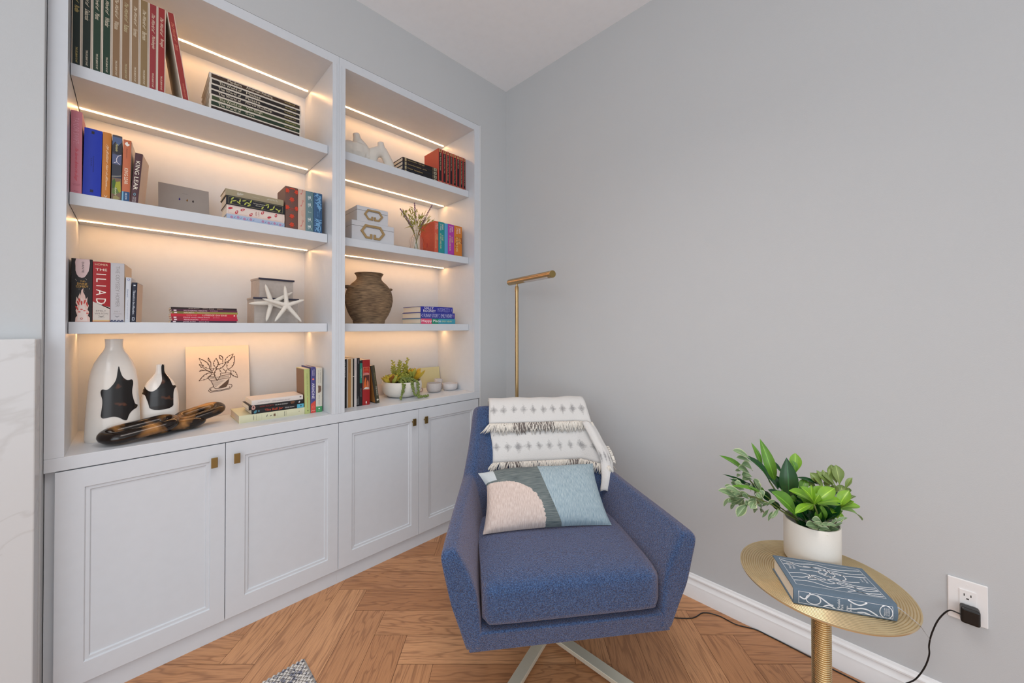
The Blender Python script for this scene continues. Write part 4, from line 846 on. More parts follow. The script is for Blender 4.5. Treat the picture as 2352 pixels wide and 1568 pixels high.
t = thing('trinket_dish', 'tiny patterned trinket between the planter and the speckled pot', 'trinket', (-.5090, .235, S)); m = MB(); m.tube([(-.010,0,.010),(-.004,0,.020),(.004,0,.026),(.010,0,.024),(.014,0,.016),(.012,0,.006),(.004,0,.004),(-.006,0,.004),(-.010,0,.010)][:-1], .004, 8, closed=True); m.build('ring', mat('patterned_trinket', (196, 170, 160), .5, 0, 400, .5), t, smooth=60)
LEAVES = [[-0.4067,-1.5735,0.7376,-0.4032,-1.5358,0.8549,0.0265,1,0],[-0.4283,-1.5659,0.7348,-0.4656,-1.5011,0.8157,0.0265,0,0],[-0.4105,-1.5417,0.7727,-0.3989,-1.5116,0.8375,0.0144,1,0],[-0.4669,-1.5133,0.7609,-0.5244,-1.4562,0.8144,0.0193,1,0],[-0.367,-1.5852,0.7531,-0.3869,-1.5514,0.7915,0.0193,0,0],[-0.4256,-1.6109,0.7076,-0.4187,-1.6049,0.818,0.0397,0,0],[-0.4776,-1.5728,0.7081,-0.5575,-1.493,0.7441,0.0181,1,0],[-0.4356,-1.53,0.7071,-0.4952,-1.4564,0.7503,0.0096,0,0],[-0.418,-1.5615,0.6867,-0.5036,-1.4762,0.7444,0.0132,0,0],[-0.4323,-1.6318,0.6542,-0.509,-1.5842,0.7409,0.0397,1,1],[-0.4102,-1.6117,0.6656,-0.4449,-1.5633,0.7201,0.0313,0,1],[-0.3988,-1.5811,0.7115,-0.4183,-1.5479,0.7598,0.0265,0,0],[-0.2879,-1.6642,0.7182,-0.323,-1.615,0.7366,0.0144,0,0],[-0.3628,-1.5888,0.7028,-0.3698,-1.5681,0.7436,0.0217,0,0],[-0.3637,-1.6159,0.6676,-0.3575,-1.6086,0.7293,0.0289,0,0],[-0.3607,-1.6331,0.6668,-0.362,-1.6181,0.7115,0.0265,0,0],[-0.3781,-1.6438,0.655,-0.3886,-1.6195,0.6932,0.0289,0,0],[-0.3501,-1.6574,0.6338,-0.3607,-1.6331,0.6777,0.0289,0,0],[-0.3292,-1.6224,0.6861,-0.303,-1.635,0.7324,0.0217,1,1],[-0.4141,-1.5654,0.6785,-0.4297,-1.5359,0.7071,0.0217,0,0],[-0.3946,-1.5847,0.6511,-0.4061,-1.5592,0.6739,0.0193,0,0],[-0.3239,-1.6695,0.6179,-0.3287,-1.6508,0.6511,0.0265,0,0],[-0.3066,-1.6868,0.6151,-0.2957,-1.6839,0.6539,0.0265,0,0],[-0.3759,-1.6454,0.6042,-0.3968,-1.6248,0.6389,0.0217,0,0],[-0.3659,-1.6838,0.6072,-0.392,-1.6579,0.6334,0.0217,0,0],[-0.4258,-1.5538,0.695,-0.4396,-1.5261,0.7182,0.0169,1,0],[-0.327,-1.6111,0.745,-0.314,-1.6107,0.8079,0.0277,2,1],[-0.3394,-1.6129,0.7504,-0.346,-1.6067,0.7923,0.0169,1,1],[-0.2494,-1.7027,0.7099,-0.2733,-1.6651,0.7521,0.0277,3,1],[-0.2426,-1.7097,0.7169,-0.2386,-1.7001,0.7752,0.0265,3,1],[-0.2326,-1.7195,0.7029,-0.2052,-1.7333,0.7352,0.012,3,1],[-0.282,-1.6701,0.7196,-0.2942,-1.6441,0.7507,0.0217,3,1],[-0.2821,-1.6702,0.7308,-0.2803,-1.6581,0.7583,0.012,3,1],[-0.2424,-1.7096,0.6889,-0.2233,-1.7148,0.7127,0.0193,3,1],[-0.2664,-1.6861,0.742,-0.2511,-1.6875,0.764,0.0072,3,1],[-0.2266,-1.7254,0.6861,-0.2094,-1.7287,0.7042,0.0144,3,1],[-0.2918,-1.6601,0.7029,-0.301,-1.6369,0.7211,0.0217,3,1],[-0.2642,-1.6878,0.7029,-0.2652,-1.6729,0.7211,0.0193,3,1],[-0.4251,-1.668,0.7053,-0.4502,-1.6148,0.7348,0.0289,2,1],[-0.4251,-1.668,0.7053,-0.4524,-1.6412,0.755,0.0241,2,1],[-0.4251,-1.668,0.7053,-0.4308,-1.6629,0.7594,0.0144,2,1],[-0.4251,-1.668,0.7053,-0.3815,-1.6839,0.7479,0.0265,2,1],[-0.4251,-1.668,0.7053,-0.3848,-1.7089,0.7499,0.0289,2,1],[-0.4251,-1.668,0.7053,-0.3449,-1.7202,0.705,0.0265,2,1],[-0.4251,-1.668,0.7053,-0.359,-1.7056,0.6712,0.0217,2,1],[-0.4251,-1.668,0.7053,-0.4867,-1.6344,0.6896,0.0193,2,1],[-0.4251,-1.668,0.7053,-0.4412,-1.6517,0.6925,0.0169,2,1],[-0.4251,-1.668,0.7053,-0.4144,-1.679,0.7333,0.0217,2,1],[-0.3518,-1.713,0.6816,-0.3291,-1.7364,0.7349,0.0265,2,1],[-0.3518,-1.713,0.6816,-0.3459,-1.7476,0.713,0.0217,2,1],[-0.3518,-1.713,0.6816,-0.3074,-1.7577,0.6907,0.0217,2,1],[-0.3518,-1.713,0.6816,-0.2756,-1.7607,0.6393,0.0193,2,1],[-0.3518,-1.713,0.6816,-0.3261,-1.71,0.6441,0.0144,2,1],[-0.3518,-1.713,0.6816,-0.3446,-1.7198,0.6452,0.0144,2,1],[-0.3518,-1.713,0.6816,-0.3758,-1.6893,0.7167,0.0193,2,1],[-0.3518,-1.713,0.6816,-0.3889,-1.7041,0.6798,0.0169,2,1],[-0.4139,-1.6785,0.6389,-0.4536,-1.653,0.6518,0.0217,4,1],[-0.3895,-1.7029,0.6287,-0.4303,-1.6763,0.6455,0.0217,4,1],[-0.3878,-1.7048,0.6479,-0.425,-1.6817,0.6544,0.0096,4,1],[-0.3976,-1.6947,0.6236,-0.3879,-1.7189,0.6418,0.0144,4,1],[-0.4049,-1.6876,0.644,-0.4393,-1.6674,0.6594,0.012,4,1],[-0.387,-1.7057,0.6543,-0.3779,-1.7292,0.6746,0.0072,4,1],[-0.3869,-1.7057,0.6441,-0.3823,-1.7247,0.6595,0.006,4,1],[-0.5154,-1.5288,0.6917,-0.5554,-1.5108,0.6615,0.0217,4,1],[-0.5175,-1.5132,0.7005,-0.561,-1.489,0.6963,0.0169,4,1],[-0.5401,-1.5187,0.72,-0.5778,-1.4867,0.7425,0.0193,4,1],[-0.4838,-1.5027,0.7108,-0.4918,-1.478,0.7318,0.0193,4,1],[-0.5058,-1.4937,0.7175,-0.5411,-1.4742,0.733,0.012,4,1],[-0.5041,-1.5146,0.6967,-0.5198,-1.5113,0.6768,0.0193,4,1],[-0.5068,-1.5429,0.7014,-0.5323,-1.5394,0.6854,0.0193,4,1],[-0.5001,-1.5459,0.6897,-0.4687,-1.5529,0.6603,0.0217,4,1],[-0.4629,-1.531,0.6832,-0.4233,-1.5532,0.6693,0.0169,4,1],[-0.4745,-1.5219,0.7003,-0.4791,-1.5346,0.687,0.0193,4,1],[-0.518,-1.5204,0.7293,-0.5291,-1.5021,0.7378,0.0169,4,1],[-0.5021,-1.4999,0.6859,-0.5014,-1.4802,0.6533,0.012,4,1],[-0.4652,-1.5246,0.7091,-0.4978,-1.5156,0.7351,0.0193,4,1],[-0.4937,-1.5193,0.7055,-0.5126,-1.4906,0.7051,0.0193,4,1],[-0.5251,-1.4962,0.7028,-0.5527,-1.4869,0.7139,0.0144,4,1],[-0.4706,-1.5534,0.6744,-0.477,-1.5704,0.6901,0.0144,4,1],[-0.4457,-1.539,0.6557,-0.4383,-1.5255,0.6403,0.0144,4,1],[-0.4849,-1.5339,0.7768,-0.5168,-1.5134,0.8011,0.0265,4,1],[-0.4596,-1.5282,0.7521,-0.4795,-1.5042,0.7564,0.0217,4,1],[-0.4846,-1.5055,0.7581,-0.4795,-1.4908,0.7499,0.0096,4,1],[-0.4878,-1.5346,0.8018,-0.5257,-1.5016,0.819,0.0193,4,1],[-0.4658,-1.548,0.7219,-0.4825,-1.5356,0.7552,0.0193,4,1],[-0.4611,-1.5894,0.6703,-0.4829,-1.5784,0.6545,0.0084,4,1],[-0.4235,-1.5716,0.6538,-0.4551,-1.5655,0.6328,0.0072,4,1],[-0.4973,-1.5633,0.7153,-0.4989,-1.5548,0.734,0.0144,4,1],[-0.5105,-1.5301,0.7037,-0.5239,-1.5148,0.7136,0.0169,4,1]]
STEMS = [[[[-0.3626,-1.6586,0.5935],[-0.3817,-1.6399,0.6256],[-0.4196,-1.6021,0.6549],[-0.4499,-1.572,0.6817],[-0.484,-1.538,0.703],[-0.5104,-1.5115,0.7084]],0.0022,4],[[[-0.3626,-1.6586,0.5935],[-0.3844,-1.623,0.6338],[-0.4106,-1.5829,0.6668],[-0.4414,-1.5383,0.7114],[-0.4708,-1.5094,0.7581]],0.002,3],[[[-0.3626,-1.6586,0.5935],[-0.3921,-1.6155,0.65],[-0.4108,-1.5831,0.6995],[-0.4183,-1.5618,0.7389]],0.0022,1],[[[-0.3626,-1.6586,0.5935],[-0.3625,-1.6734,0.6335],[-0.4067,-1.672,0.68],[-0.4251,-1.668,0.7053]],0.0022,3],[[[-0.3626,-1.6586,0.5935],[-0.3494,-1.6865,0.6335],[-0.3496,-1.7008,0.6623],[-0.3518,-1.713,0.6816]],0.0022,3],[[[-0.3626,-1.6586,0.5935],[-0.324,-1.6696,0.6451],[-0.2928,-1.6732,0.6906],[-0.2563,-1.6958,0.7141]],0.002,3],[[[-0.3626,-1.6586,0.5935],[-0.3875,-1.6344,0.6603],[-0.4104,-1.6118,0.6977]],0.002,0],[[[-0.3626,-1.6586,0.5935],[-0.3826,-1.6814,0.6178],[-0.3959,-1.6966,0.6389]],0.0018,4],[[[-0.3626,-1.6586,0.5935],[-0.3501,-1.6295,0.6676],[-0.327,-1.6111,0.7464]],0.0018,1]]
# ------------------------------------------------------------------ blue swivel armchair
CH = thing('swivel_armchair', 'blue tweed swivel armchair with sloping arms on a pale metal four-star base', 'armchair', (-.8343, -1.1525, 0), (0, 0, rad(-37.5)))
def body():
    # ring order: outer bottom, outer mid, outer top, inner top, inner mid, inner bottom
    half = [  # (x, y, z) * 6
     [(-.322,.024,.250),(-.368,.003,.400),(-.401,.001,.552),(-.350,.001,.562),(-.281,.004,.440),(-.276,.004,.262)],
     [(-.300,.150,.250),(-.352,.140,.400),(-.386,.140,.556),(-.336,.140,.564),(-.276,.140,.440),(-.272,.140,.262)],
     [(-.280,.330,.250),(-.330,.330,.410),(-.361,.340,.556),(-.312,.340,.572),(-.264,.330,.440),(-.262,.330,.262)],
     [(-.250,.500,.250),(-.300,.510,.420),(-.338,.515,.562),(-.286,.495,.588),(-.246,.420,.450),(-.246,.420,.262)],
     [(-.225,.570,.250),(-.275,.630,.460),(-.304,.640,.680),(-.262,.600,.690),(-.215,.465,.450),(-.222,.450,.262)],
     [(-.190,.610,.250),(-.235,.700,.500),(-.286,.770,.806),(-.250,.718,.822),(-.170,.484,.450),(-.170,.462,.262)],
     [(-.090,.625,.250),(-.110,.715,.500),(-.135,.785,.806),(-.128,.728,.826),(-.090,.490,.450),(-.090,.465,.262)]]
    mid = [(0,.630,.250),(0,.718,.500),(0,.788,.808),(0,.730,.828),(0,.492,.450),(0,.465,.262)]
    st = half+[mid]+[[(-x, y, z) for x, y, z in r] for r in half[::-1]]
    m = MB(); R = [[m.av(p) for p in r] for r in st]
    for a, b in zip(R, R[1:]):
        for k in range(6): m.face((a[k], b[k], b[(k+1)%6], a[(k+1)%6]))
    m.face(R[0]); m.face(R[-1][::-1])
    o = m.build('shell', blue_tweed, CH, smooth=180); me = o.data
    cr = me.attributes.new('crease_edge', 'FLOAT', 'EDGE'); n = len(st)
    for e in me.edges:
        a, b = e.vertices; ra, ka, rb, kb = a//6, a % 6, b//6, b % 6; v = 0
        if ra == rb and ra in (0, n-1): v = .46 if {ka, kb} != {5, 0} else .55
        elif ka == kb: v = {0: .6, 2: .35, 3: .35, 5: .8}.get(ka, 0)
        if ra == rb and ra in (3, n-4): v = max(v, .55)
        if ra == rb and ra in (5, n-6): v = max(v, .45)
        if v: cr.data[e.index].value = v
    subsurf(o, 4)
body()
def rbox(m, x0, x1, y0, y1, z0, z1, n=2, crown=0, slope=0):
    pass
# seat cushion
m = MB()
def cushion(u, v):      # closed rounded slab through a superellipse section running left to right
    return None
NX, NS = 28, 40
rows = []
for i in range(NX+1):
    s_ = -1+2*i/NX; e = (1-abs(s_)**9)**(1/6) if abs(s_) < 1 else 0; x = .2745*s_; r = []
    for j in range(NS):
        a = 2*pi*j/NS; ca, sa = cos(a), sin(a); cx_ = math.copysign(abs(ca)**.34, ca); sz = math.copysign(abs(sa)**.38, sa)
        k = .9+.1*e
        y = .235+.240*cx_*k; zc = .386-.016*(y/.47); hz = .067*(.82+.18*e)
        z = zc+hz*sz
        if sz > 0: z += .010*max(0, cos(pi*(y-.2)/.6))*(1-s_**4)
        if y < .04: y += .004*sin(pi*(z-.32)/.13)-.004
        r.append(m.av((x if abs(s_) < 1 else x, y, z)))
    rows.append(r)
for A, B in zip(rows, rows[1:]):
    for j in range(NS): m.face((A[j], A[(j+1)%NS], B[(j+1)%NS], B[j]))
m.face(rows[0]); m.face(rows[-1][::-1])
m.build('seat_cushion', blue_tweed, CH, smooth=50)
m = MB()
i = [m.av(p) for p in ((-.316,.016,.2500),(.316,.016,.2500),(.280,.000,.318),(-.280,.000,.318),(-.230,.60,.252),(.230,.60,.252),(.236,.46,.318),(-.236,.46,.318))]
for f in ((0,1,2,3),(4,7,6,5),(3,2,6,7),(0,4,5,1),(0,3,7,4),(1,5,6,2)): m.face([i[k] for k in f])
m.build('front_rail', blue_tweed, CH, bevel=.006, seg=3, smooth=40)
m = MB(); m.lathe([(.11,.236),(.11,.2515)], 32, cx=.0, cy=.36, cap1=True); m.lathe([(.030,.030),(.030,.237)], 24, cx=.0, cy=.36, cap1=True); m.build('swivel_column', champagne, CH, smooth=40)
hub = Vector((-.005, .335, 0))
for a in (228, 310, 48, 130):
    A = rad(a+2); d = Vector((cos(A), sin(A), 0)); n_ = Vector((-d.y, d.x, 0)); m = MB(); w = .0195
    pts = [(0.0, .040), (.40, .018)]
    P = []
    for q, zt in pts:
        for sx_ in (-1, 1):
            for zb in (zt-.016, zt): b = hub+d*q+n_*w*sx_; P.append(m.av((b.x, b.y, zb if q else zb)))
    f = [(0,1,3,2),(4,6,7,5),(1,5,7,3),(0,2,6,4),(0,4,5,1),(2,3,7,6)]
    for q in f: m.face([P[k] for k in q])
    o = m.build('base_leg', champagne, CH, bevel=.0015)
m = MB()
for a in (228, 310, 48, 130):
    A = rad(a+2); m.lathe([(.011,0),(.011,.0035)], 16, cx=hub.x+cos(A)*.385, cy=hub.y+sin(A)*.385, cap1=True)
m.build('glides', black_plastic, CH)

# ------------------------------------------------------------------ fringed throw over the chair back
ikat = NT('ikat_throw', .95)
def ikat_mat():
    g = ikat; uv = g.n('SeparateXYZ', {0: g.tc.outputs['UV']}); u, v = uv.outputs[0], uv.outputs[1]
    n = g.n('TexNoise', {'Vector': g.tc.outputs['Object'], 'Scale': 160, 'Detail': 2}).outputs['Fac']
    nb = g.n('TexNoise', {'Vector': g.tc.outputs['Object'], 'Scale': 16, 'Detail': 1}).outputs['Fac']
    fu = g.ma('ABSOLUTE', g.ma('SUBTRACT', g.ma('FRACT', g.ma('MULTIPLY_ADD', u, 10.0, 0.1)), .5))
    dv = g.ma('ABSOLUTE', g.ma('SUBTRACT', v, .5))
    d = g.ma('ADD', g.ma('MULTIPLY', fu, 1.9), g.ma('MULTIPLY', dv, 15.0))
    d = g.ma('ADD', d, g.ma('MULTIPLY_ADD', nb, .8, -.4)); d = g.ma('ADD', d, g.ma('MULTIPLY_ADD', n, 1.0, -.5))
    f = g.n('MapRange', {0: d, 1: .15, 2: .85, 3: .62, 4: 0}).outputs[0]
    g.col(g.mix(f, lin((211, 210, 208)), lin((88, 86, 90)))); g.bump(n, .6, .002); return g.m
ikat_mat()
fringe_m = mat('fringe_yarn', (226, 221, 212), .95, 0, 60, .10); fringe_dark = mat('fringe_yarn_grey', (120, 112, 108), .95)
TH = thing('throw_blanket', 'cream throw with grey ikat diamonds and fringes, folded over the chair back', 'blanket', (-.8343, -1.1525, 0), (0, 0, rad(-37.5)))
prof_y = [(.815,.50),(.812,.62),(.812,.74),(.804,.806),(.785,.830),(.755,.838),(.722,.831),(.700,.808),(.683,.780),(.66,.735),(.61,.64),(.583,.592)]
def len_(path): return sum(math.dist(a, b) for a, b in zip(path, path[1:]))
def along(path, s_):
    L = [0]
    for a, b in zip(path, path[1:]): L.append(L[-1]+math.dist(a, b))
    q = s_*L[-1]
    for k in range(len(path)-1):
        if q <= L[k+1]+1e-9:
            f = (q-L[k])/(L[k+1]-L[k]); return (path[k][0]+(path[k+1][0]-path[k][0])*f, path[k][1]+(path[k+1][1]-path[k][1])*f)
    return path[-1]
def smoothp(path, n=40):
    P = [along(path, k/n) for k in range(n+1)]
    for _ in range(2): P = [P[0]]+[((a[0]+2*b[0]+c[0])/4, (a[1]+2*b[1]+c[1])/4) for a, b, c in zip(P, P[1:], P[2:])]+[P[-1]]
    return P
def xr_(z, layer):
    q = max(0, min(1, (.85-z)/.30)); return (-.208+.012*q, .262+.040*q)
def layer(name, path, off, u0, nrow=40, nx=40, zc=.7, sc=1.1):
    P = smoothp(path, nrow); m = MB()
    vc = min((abs(q[1]-zc), k/nrow) for k, q in enumerate(P) if q[0] < .72)[1]
    vmap = lambda v: .5+(v-vc)*sc*len_(path)/.55
    def fn(u, v):
        k = v*nrow; j = min(nrow-1, int(k)); f = k-j; a, b = P[j], P[j+1]; y, z = a[0]+(b[0]-a[0])*f, a[1]+(b[1]-a[1])*f
        t_ = Vector((b[0]-a[0], b[1]-a[1])).normalized(); n_ = Vector((t_.y, -t_.x))
        o_ = off+.0016*sin(u*23+z*9)*min(1, v*3)+.0014*sin(u*9-z*31)
        xl_, xr2 = xr_(z, 0); x = xl_+(xr2-xl_)*u+.004*sin(z*30+u0)
        if y < .73: y -= max(0, abs(x)-.205)*1.15*max(0, min(1, (.80-z)/.14))
        return (x, y+n_.x*o_, z+n_.y*o_)
    m.grid(fn, nx, nrow); o = m.build(name, [ikat.m, fringe_m], TH, smooth=180, recalc=False)
    ul = o.data.uv_layers[0]
    for l in ul.data: l.uv = (l.uv[0], vmap(l.uv[1]))
    so = o.modifiers.new('thick', 'SOLIDIFY'); so.thickness = .005; so.offset = 1
    return fn
# lower tier reaches further down the back, upper tier ends in the first fringe row
f1 = layer('lower_tier', prof_y, .006, 1.0, zc=.645)
up = [p for p in prof_y if not (p[1] < .745 and p[0] < .7)]+[(.664,.742)]
f2 = layer('upper_tier', up, .013, 2.0, zc=.800)
def fringe(name, fn, vend, L, n, seed, ylift=.0, dark=(), spread=0):
    random.seed(seed); m = MB()
    for k in range(n):
        u = random.uniform(-.004, 1.004); x, y, z = fn(min(1, max(0, u)), vend); l = L*random.uniform(.7, 1.15); side = random.gauss(0, .22)
        if u < .06: side -= .5
        mi = 1 if any(a < u < b for a, b in dark) and random.random() < .55 else 0
        d = Vector((side*l, -.25*l-random.uniform(.0, .006), -l*random.uniform(.55, .95))); p = Vector((x, y-.004-ylift, z+.006)); pts = [p+Vector((0, -.006, .0)), p+d*.35+Vector((0, -.010, .004)), p+d*.7+Vector((0, -.008, 0)), p+d]
        m.tube(pts, [.0017, .0018, .0016, .0010], 5, mi=mi)
    o = m.build(name, [fringe_m, fringe_dark], TH, smooth=180, recalc=False); o['kind'] = 'stuff'
fringe('upper_fringe', f2, 1.0, .052, 420, 1, dark=((.22, .62),))
fringe('lower_fringe', f1, 1.0, .050, 420, 2, dark=((.10, .24), (.7, .8)))
# folded side edge hanging down the right, ending in a tassel
m = MB(); sp = [(.272,.640,.750),(.288,.585,.705),(.302,.535,.660),(.314,.505,.612),(.306,.478,.560),(.292,.452,.505)]
def strip(u, v):
    k = v*5; j = min(4, int(k)); f = k-j; p = Vector(sp[j]).lerp(Vector(sp[j+1]), f)
    return (p.x-.046+.054*u, p.y-.016-.012*sin(pi*u)-.004*sin(v*17), p.z+.008*sin(u*5))
m.grid(strip, 10, 30); o = m.build('side_fold', [ikat.m], TH, smooth=180, recalc=False); so = o.modifiers.new('thick', 'SOLIDIFY'); so.thickness = .004
for l in o.data.uv_layers[0].data: l.uv = (l.uv[0]*.35+.1, .28+.42*l.uv[1])
random.seed(9); m = MB()
for k in range(150):
    c = Vector((.299+random.uniform(-.006,.008), .520+random.uniform(-.01,.01), .598+random.uniform(-.004,.006))) if k < 90 else Vector(strip(1, .35+.25*(k-90)/60))
    l = random.uniform(.035, .056) if k < 90 else random.uniform(.012, .02); d = Vector((random.gauss(.25, .35), random.gauss(-.35, .25), -1)).normalized()*l
    if k >= 90: d = Vector((1, -.4, -.5)).normalized()*l
    m.tube([c, c+d*.5+Vector((.004, -.004, .004)), c+d], [.0017, .0017, .0010], 5, mi=1 if random.random() < .15 else 0)
o = m.build('tassel', [fringe_m, fringe_dark], TH, smooth=180, recalc=False); o['kind'] = 'stuff'

# ------------------------------------------------------------------ lumbar cushion
pm = NT('abstract_cushion', .95)
def pillow_mat():
    g = pm; uv = g.n('SeparateXYZ', {0: g.tc.outputs['UV']}); u, v = uv.outputs[0], uv.outputs[1]
    wob = g.n('TexNoise', {'Vector': g.tc.outputs['Object'], 'Scale': 120, 'Detail': 2}).outputs['Fac']
    ww = g.ma('MULTIPLY_ADD', wob, .03, -.015)
    mp = g.n('Mapping', {'Vector': g.tc.outputs['UV'], 'Scale': (150, 14, 1)}); rib = g.n('TexNoise', {'Vector': mp.outputs[0], 'Scale': 1, 'Detail': 2}).outputs['Fac']
    mp2 = g.n('Mapping', {'Vector': g.tc.outputs['UV'], 'Scale': (10, 90, 1)}); rib2 = g.n('TexNoise', {'Vector': mp2.outputs[0], 'Scale': 1, 'Detail': 2}).outputs['Fac']
    uu = g.ma('ADD', u, ww); vv = g.ma('ADD', v, ww)
    e = g.ma('ADD', g.ma('POWER', g.ma('MAXIMUM', g.ma('DIVIDE', uu, .475), 0), 2.6), g.ma('POWER', g.ma('MAXIMUM', g.ma('DIVIDE', vv, .705), 0), 2.6))
    pink = g.ma('LESS_THAN', e, 1.0)
    edge = g.ma('MULTIPLY_ADD', g.ma('POWER', g.ma('SUBTRACT', 1.0, v), 1.5), .145, .458)
    blue = g.ma('GREATER_THAN', u, edge)
    band = g.mix(g.n('MapRange', {0: rib2, 1: .3, 2: .7}).outputs[0], lin((74, 86, 90)), lin((120, 128, 126)))
    pk = g.mix(g.n('MapRange', {0: rib, 1: .35, 2: .7}).outputs[0], lin((190, 172, 164)), lin((212, 198, 190)))
    bl = g.mix(g.n('MapRange', {0: rib, 1: .3, 2: .7}).outputs[0], lin((130, 152, 164)), lin((168, 184, 190)))
    c = g.mix(pink, band, pk); c = g.mix(blue, c, bl)
    ear = g.ma('MULTIPLY', g.ma('LESS_THAN', u, .10), g.ma('GREATER_THAN', v, .74)); c = g.mix(ear, c, lin((186, 194, 198)))
    g.col(c); g.bump(g.ma('ADD', rib, g.ma('MULTIPLY', rib2, .3)), .7, .002)
pillow_mat(); pbk = mat('cushion_back', (192, 196, 202), .95)
t = thing('lumbar_cushion', 'rectangular cushion in pink, slate and pale blue shapes, leaning on the throw', 'cushion', (-.8343, -1.1525, 0), (0, 0, rad(-37.5)))
Og = Vector((-.016, .272, .452)); U_ = Vector((1, 0, .0)); V_ = Vector((0, .168, .158)).normalized(); N_ = Vector((0, -V_.z, V_.y))
def pil(side):
    def fn(u, v):
        a, b = 2*u-1, 2*v-1
        th = .064*max(0, (1-a*a))**.42*max(0, (1-b*b))**.42
        pin = 1-.055*(1-b*b)*abs(a)**3; piv = 1-.07*(1-a*a)*abs(b)**3
        x = .243*a*pin*(1.0-.055*v) ; y = .1230*(1+b*piv)
        if a < -.5 and b > .4: x -= .030*(-a-.5)*(b-.4)*3; y -= .02*(-a-.5)*(b-.4)*3
        p = Og+U_*(x+.004*v)+V_*y+N_*(th*(1 if side else -.75)+.002*sin(19*u+5*v)*min(1, th*40))
        return p
    return fn
m = MB(); m.grid(pil(1), 56, 40); m.build('front_panel', pm.m, t, smooth=180, recalc=False)
m = MB(); m.grid(pil(0), 40, 30, flip=True); m.build('back_panel', pbk, t, smooth=180, recalc=False)

# ------------------------------------------------------------------ brass floor lamp behind the chair
lx, ly = -.2443, -.3392
t = thing('floor_lamp', 'slim brass reading floor lamp with a tubular head, behind the armchair', 'floor lamp', (lx, ly, 0))
m = MB(); m.lathe([(.105,0),(.110,.004),(.110,.012),(.106,.016),(.012,.018)], 48, cap1=True); m.build('base', brass, t, smooth=40)
m = MB(); m.lathe([(.0096,.015),(.0096,1.395),(.0108,1.3955),(.0108,1.424),(.008,1.428)], 24, cap1=True); m.build('pole', brass, t, smooth=40)
m = MB(); m.lathe([(.0062,1.427),(.0062,1.445)], 16, cap1=True); m.build('swivel_joint', brass, t, smooth=40)
hd = Vector((-.3536+.2173, -.6829+.253, 0)); Lh = hd.length; hd.normalize(); A0 = Vector((-.2173-lx, -.253-ly, 1.458)); B0 = Vector((-.3536-lx, -.6829-ly, 1.452))
m = MB(); pts = [A0, A0.lerp(B0, .004), A0.lerp(B0, .996), B0]; m.tube(pts, [.0160, .0175, .0175, .0160], 32); hh = m.build('head', brass, t, smooth=35)
m = MB(); dn = Vector((0, 0, -1)); sd = hd.cross(dn).normalized(); ra = []
for q in (.42, .44, .92, .94):
    p = A0.lerp(B0, q); r = .0178
    ra.append([m.av(p+dn*r*cos(a)*1.0+sd*r*sin(a)) for a in [rad(k) for k in range(-50, 51, 10)]])
for A, B in zip(ra, ra[1:]):
    for k in range(10): m.face((A[k], A[k+1], B[k+1], B[k]))
m.build('diffuser', mat('frosted_diffuser', (206, 206, 206), .5), hh, smooth=180)
m = MB(); m.tube([B0-hd*-.0, B0+hd*.0025], [.0172, .0172], 32); m.build('end_cap', brass_dark, hh, smooth=35)

# ------------------------------------------------------------------ ribbed brass side table with pot and book
tx, ty, tz = -.4531, -1.6849, .52
t = thing('side_table', 'round brass side table with a ribbed top and ribbed column', 'side table', (tx, ty, 0))
def groove():
    g = NT('grooved_brass', .30); g.b.inputs['Metallic'].default_value = .62
    n = g.n('TexNoise', {'Vector': g.tc.outputs['Object'], 'Scale': 30, 'Detail': 2}).outputs['Fac']
    g.col(g.mix(n, lin((192, 170, 130)), lin((216, 196, 156)))); return g.m
gb = groove(); col_m = mat('ribbed_brass', (206, 182, 138), .22, 1, 60, .06); m = MB(); pr = [(.0005, tz-.0004)]
for k in range(33):
    r = .006+k*.0055
    pr += [(r, tz-.0022), (r+.0012, tz-.0006), (r+.0028, tz), (r+.0044, tz-.0006)]
pr += [(.1862, tz-.001), (.1862, tz-.004), (.180, tz-.0065), (.0222, tz-.0065)]
m.lathe(pr, 128, cap0=False); m.build('tabletop', gb, t, smooth=50)
m = MB(); pr = []
z = .016
while z < tz-.010: pr += [(.0190, z), (.0211, z+.0010), (.0219, z+.0028), (.0211, z+.0046)]; z += .0056
m.lathe(pr+[(.0200, tz-.0068)], 48); m.build('column', col_m, t, smooth=60)
m = MB(); m.lathe([(.130,0),(.134,.003),(.134,.010),(.128,.014),(.022,.017)], 64, cap1=True); m.build('foot', gb, t, smooth=50)

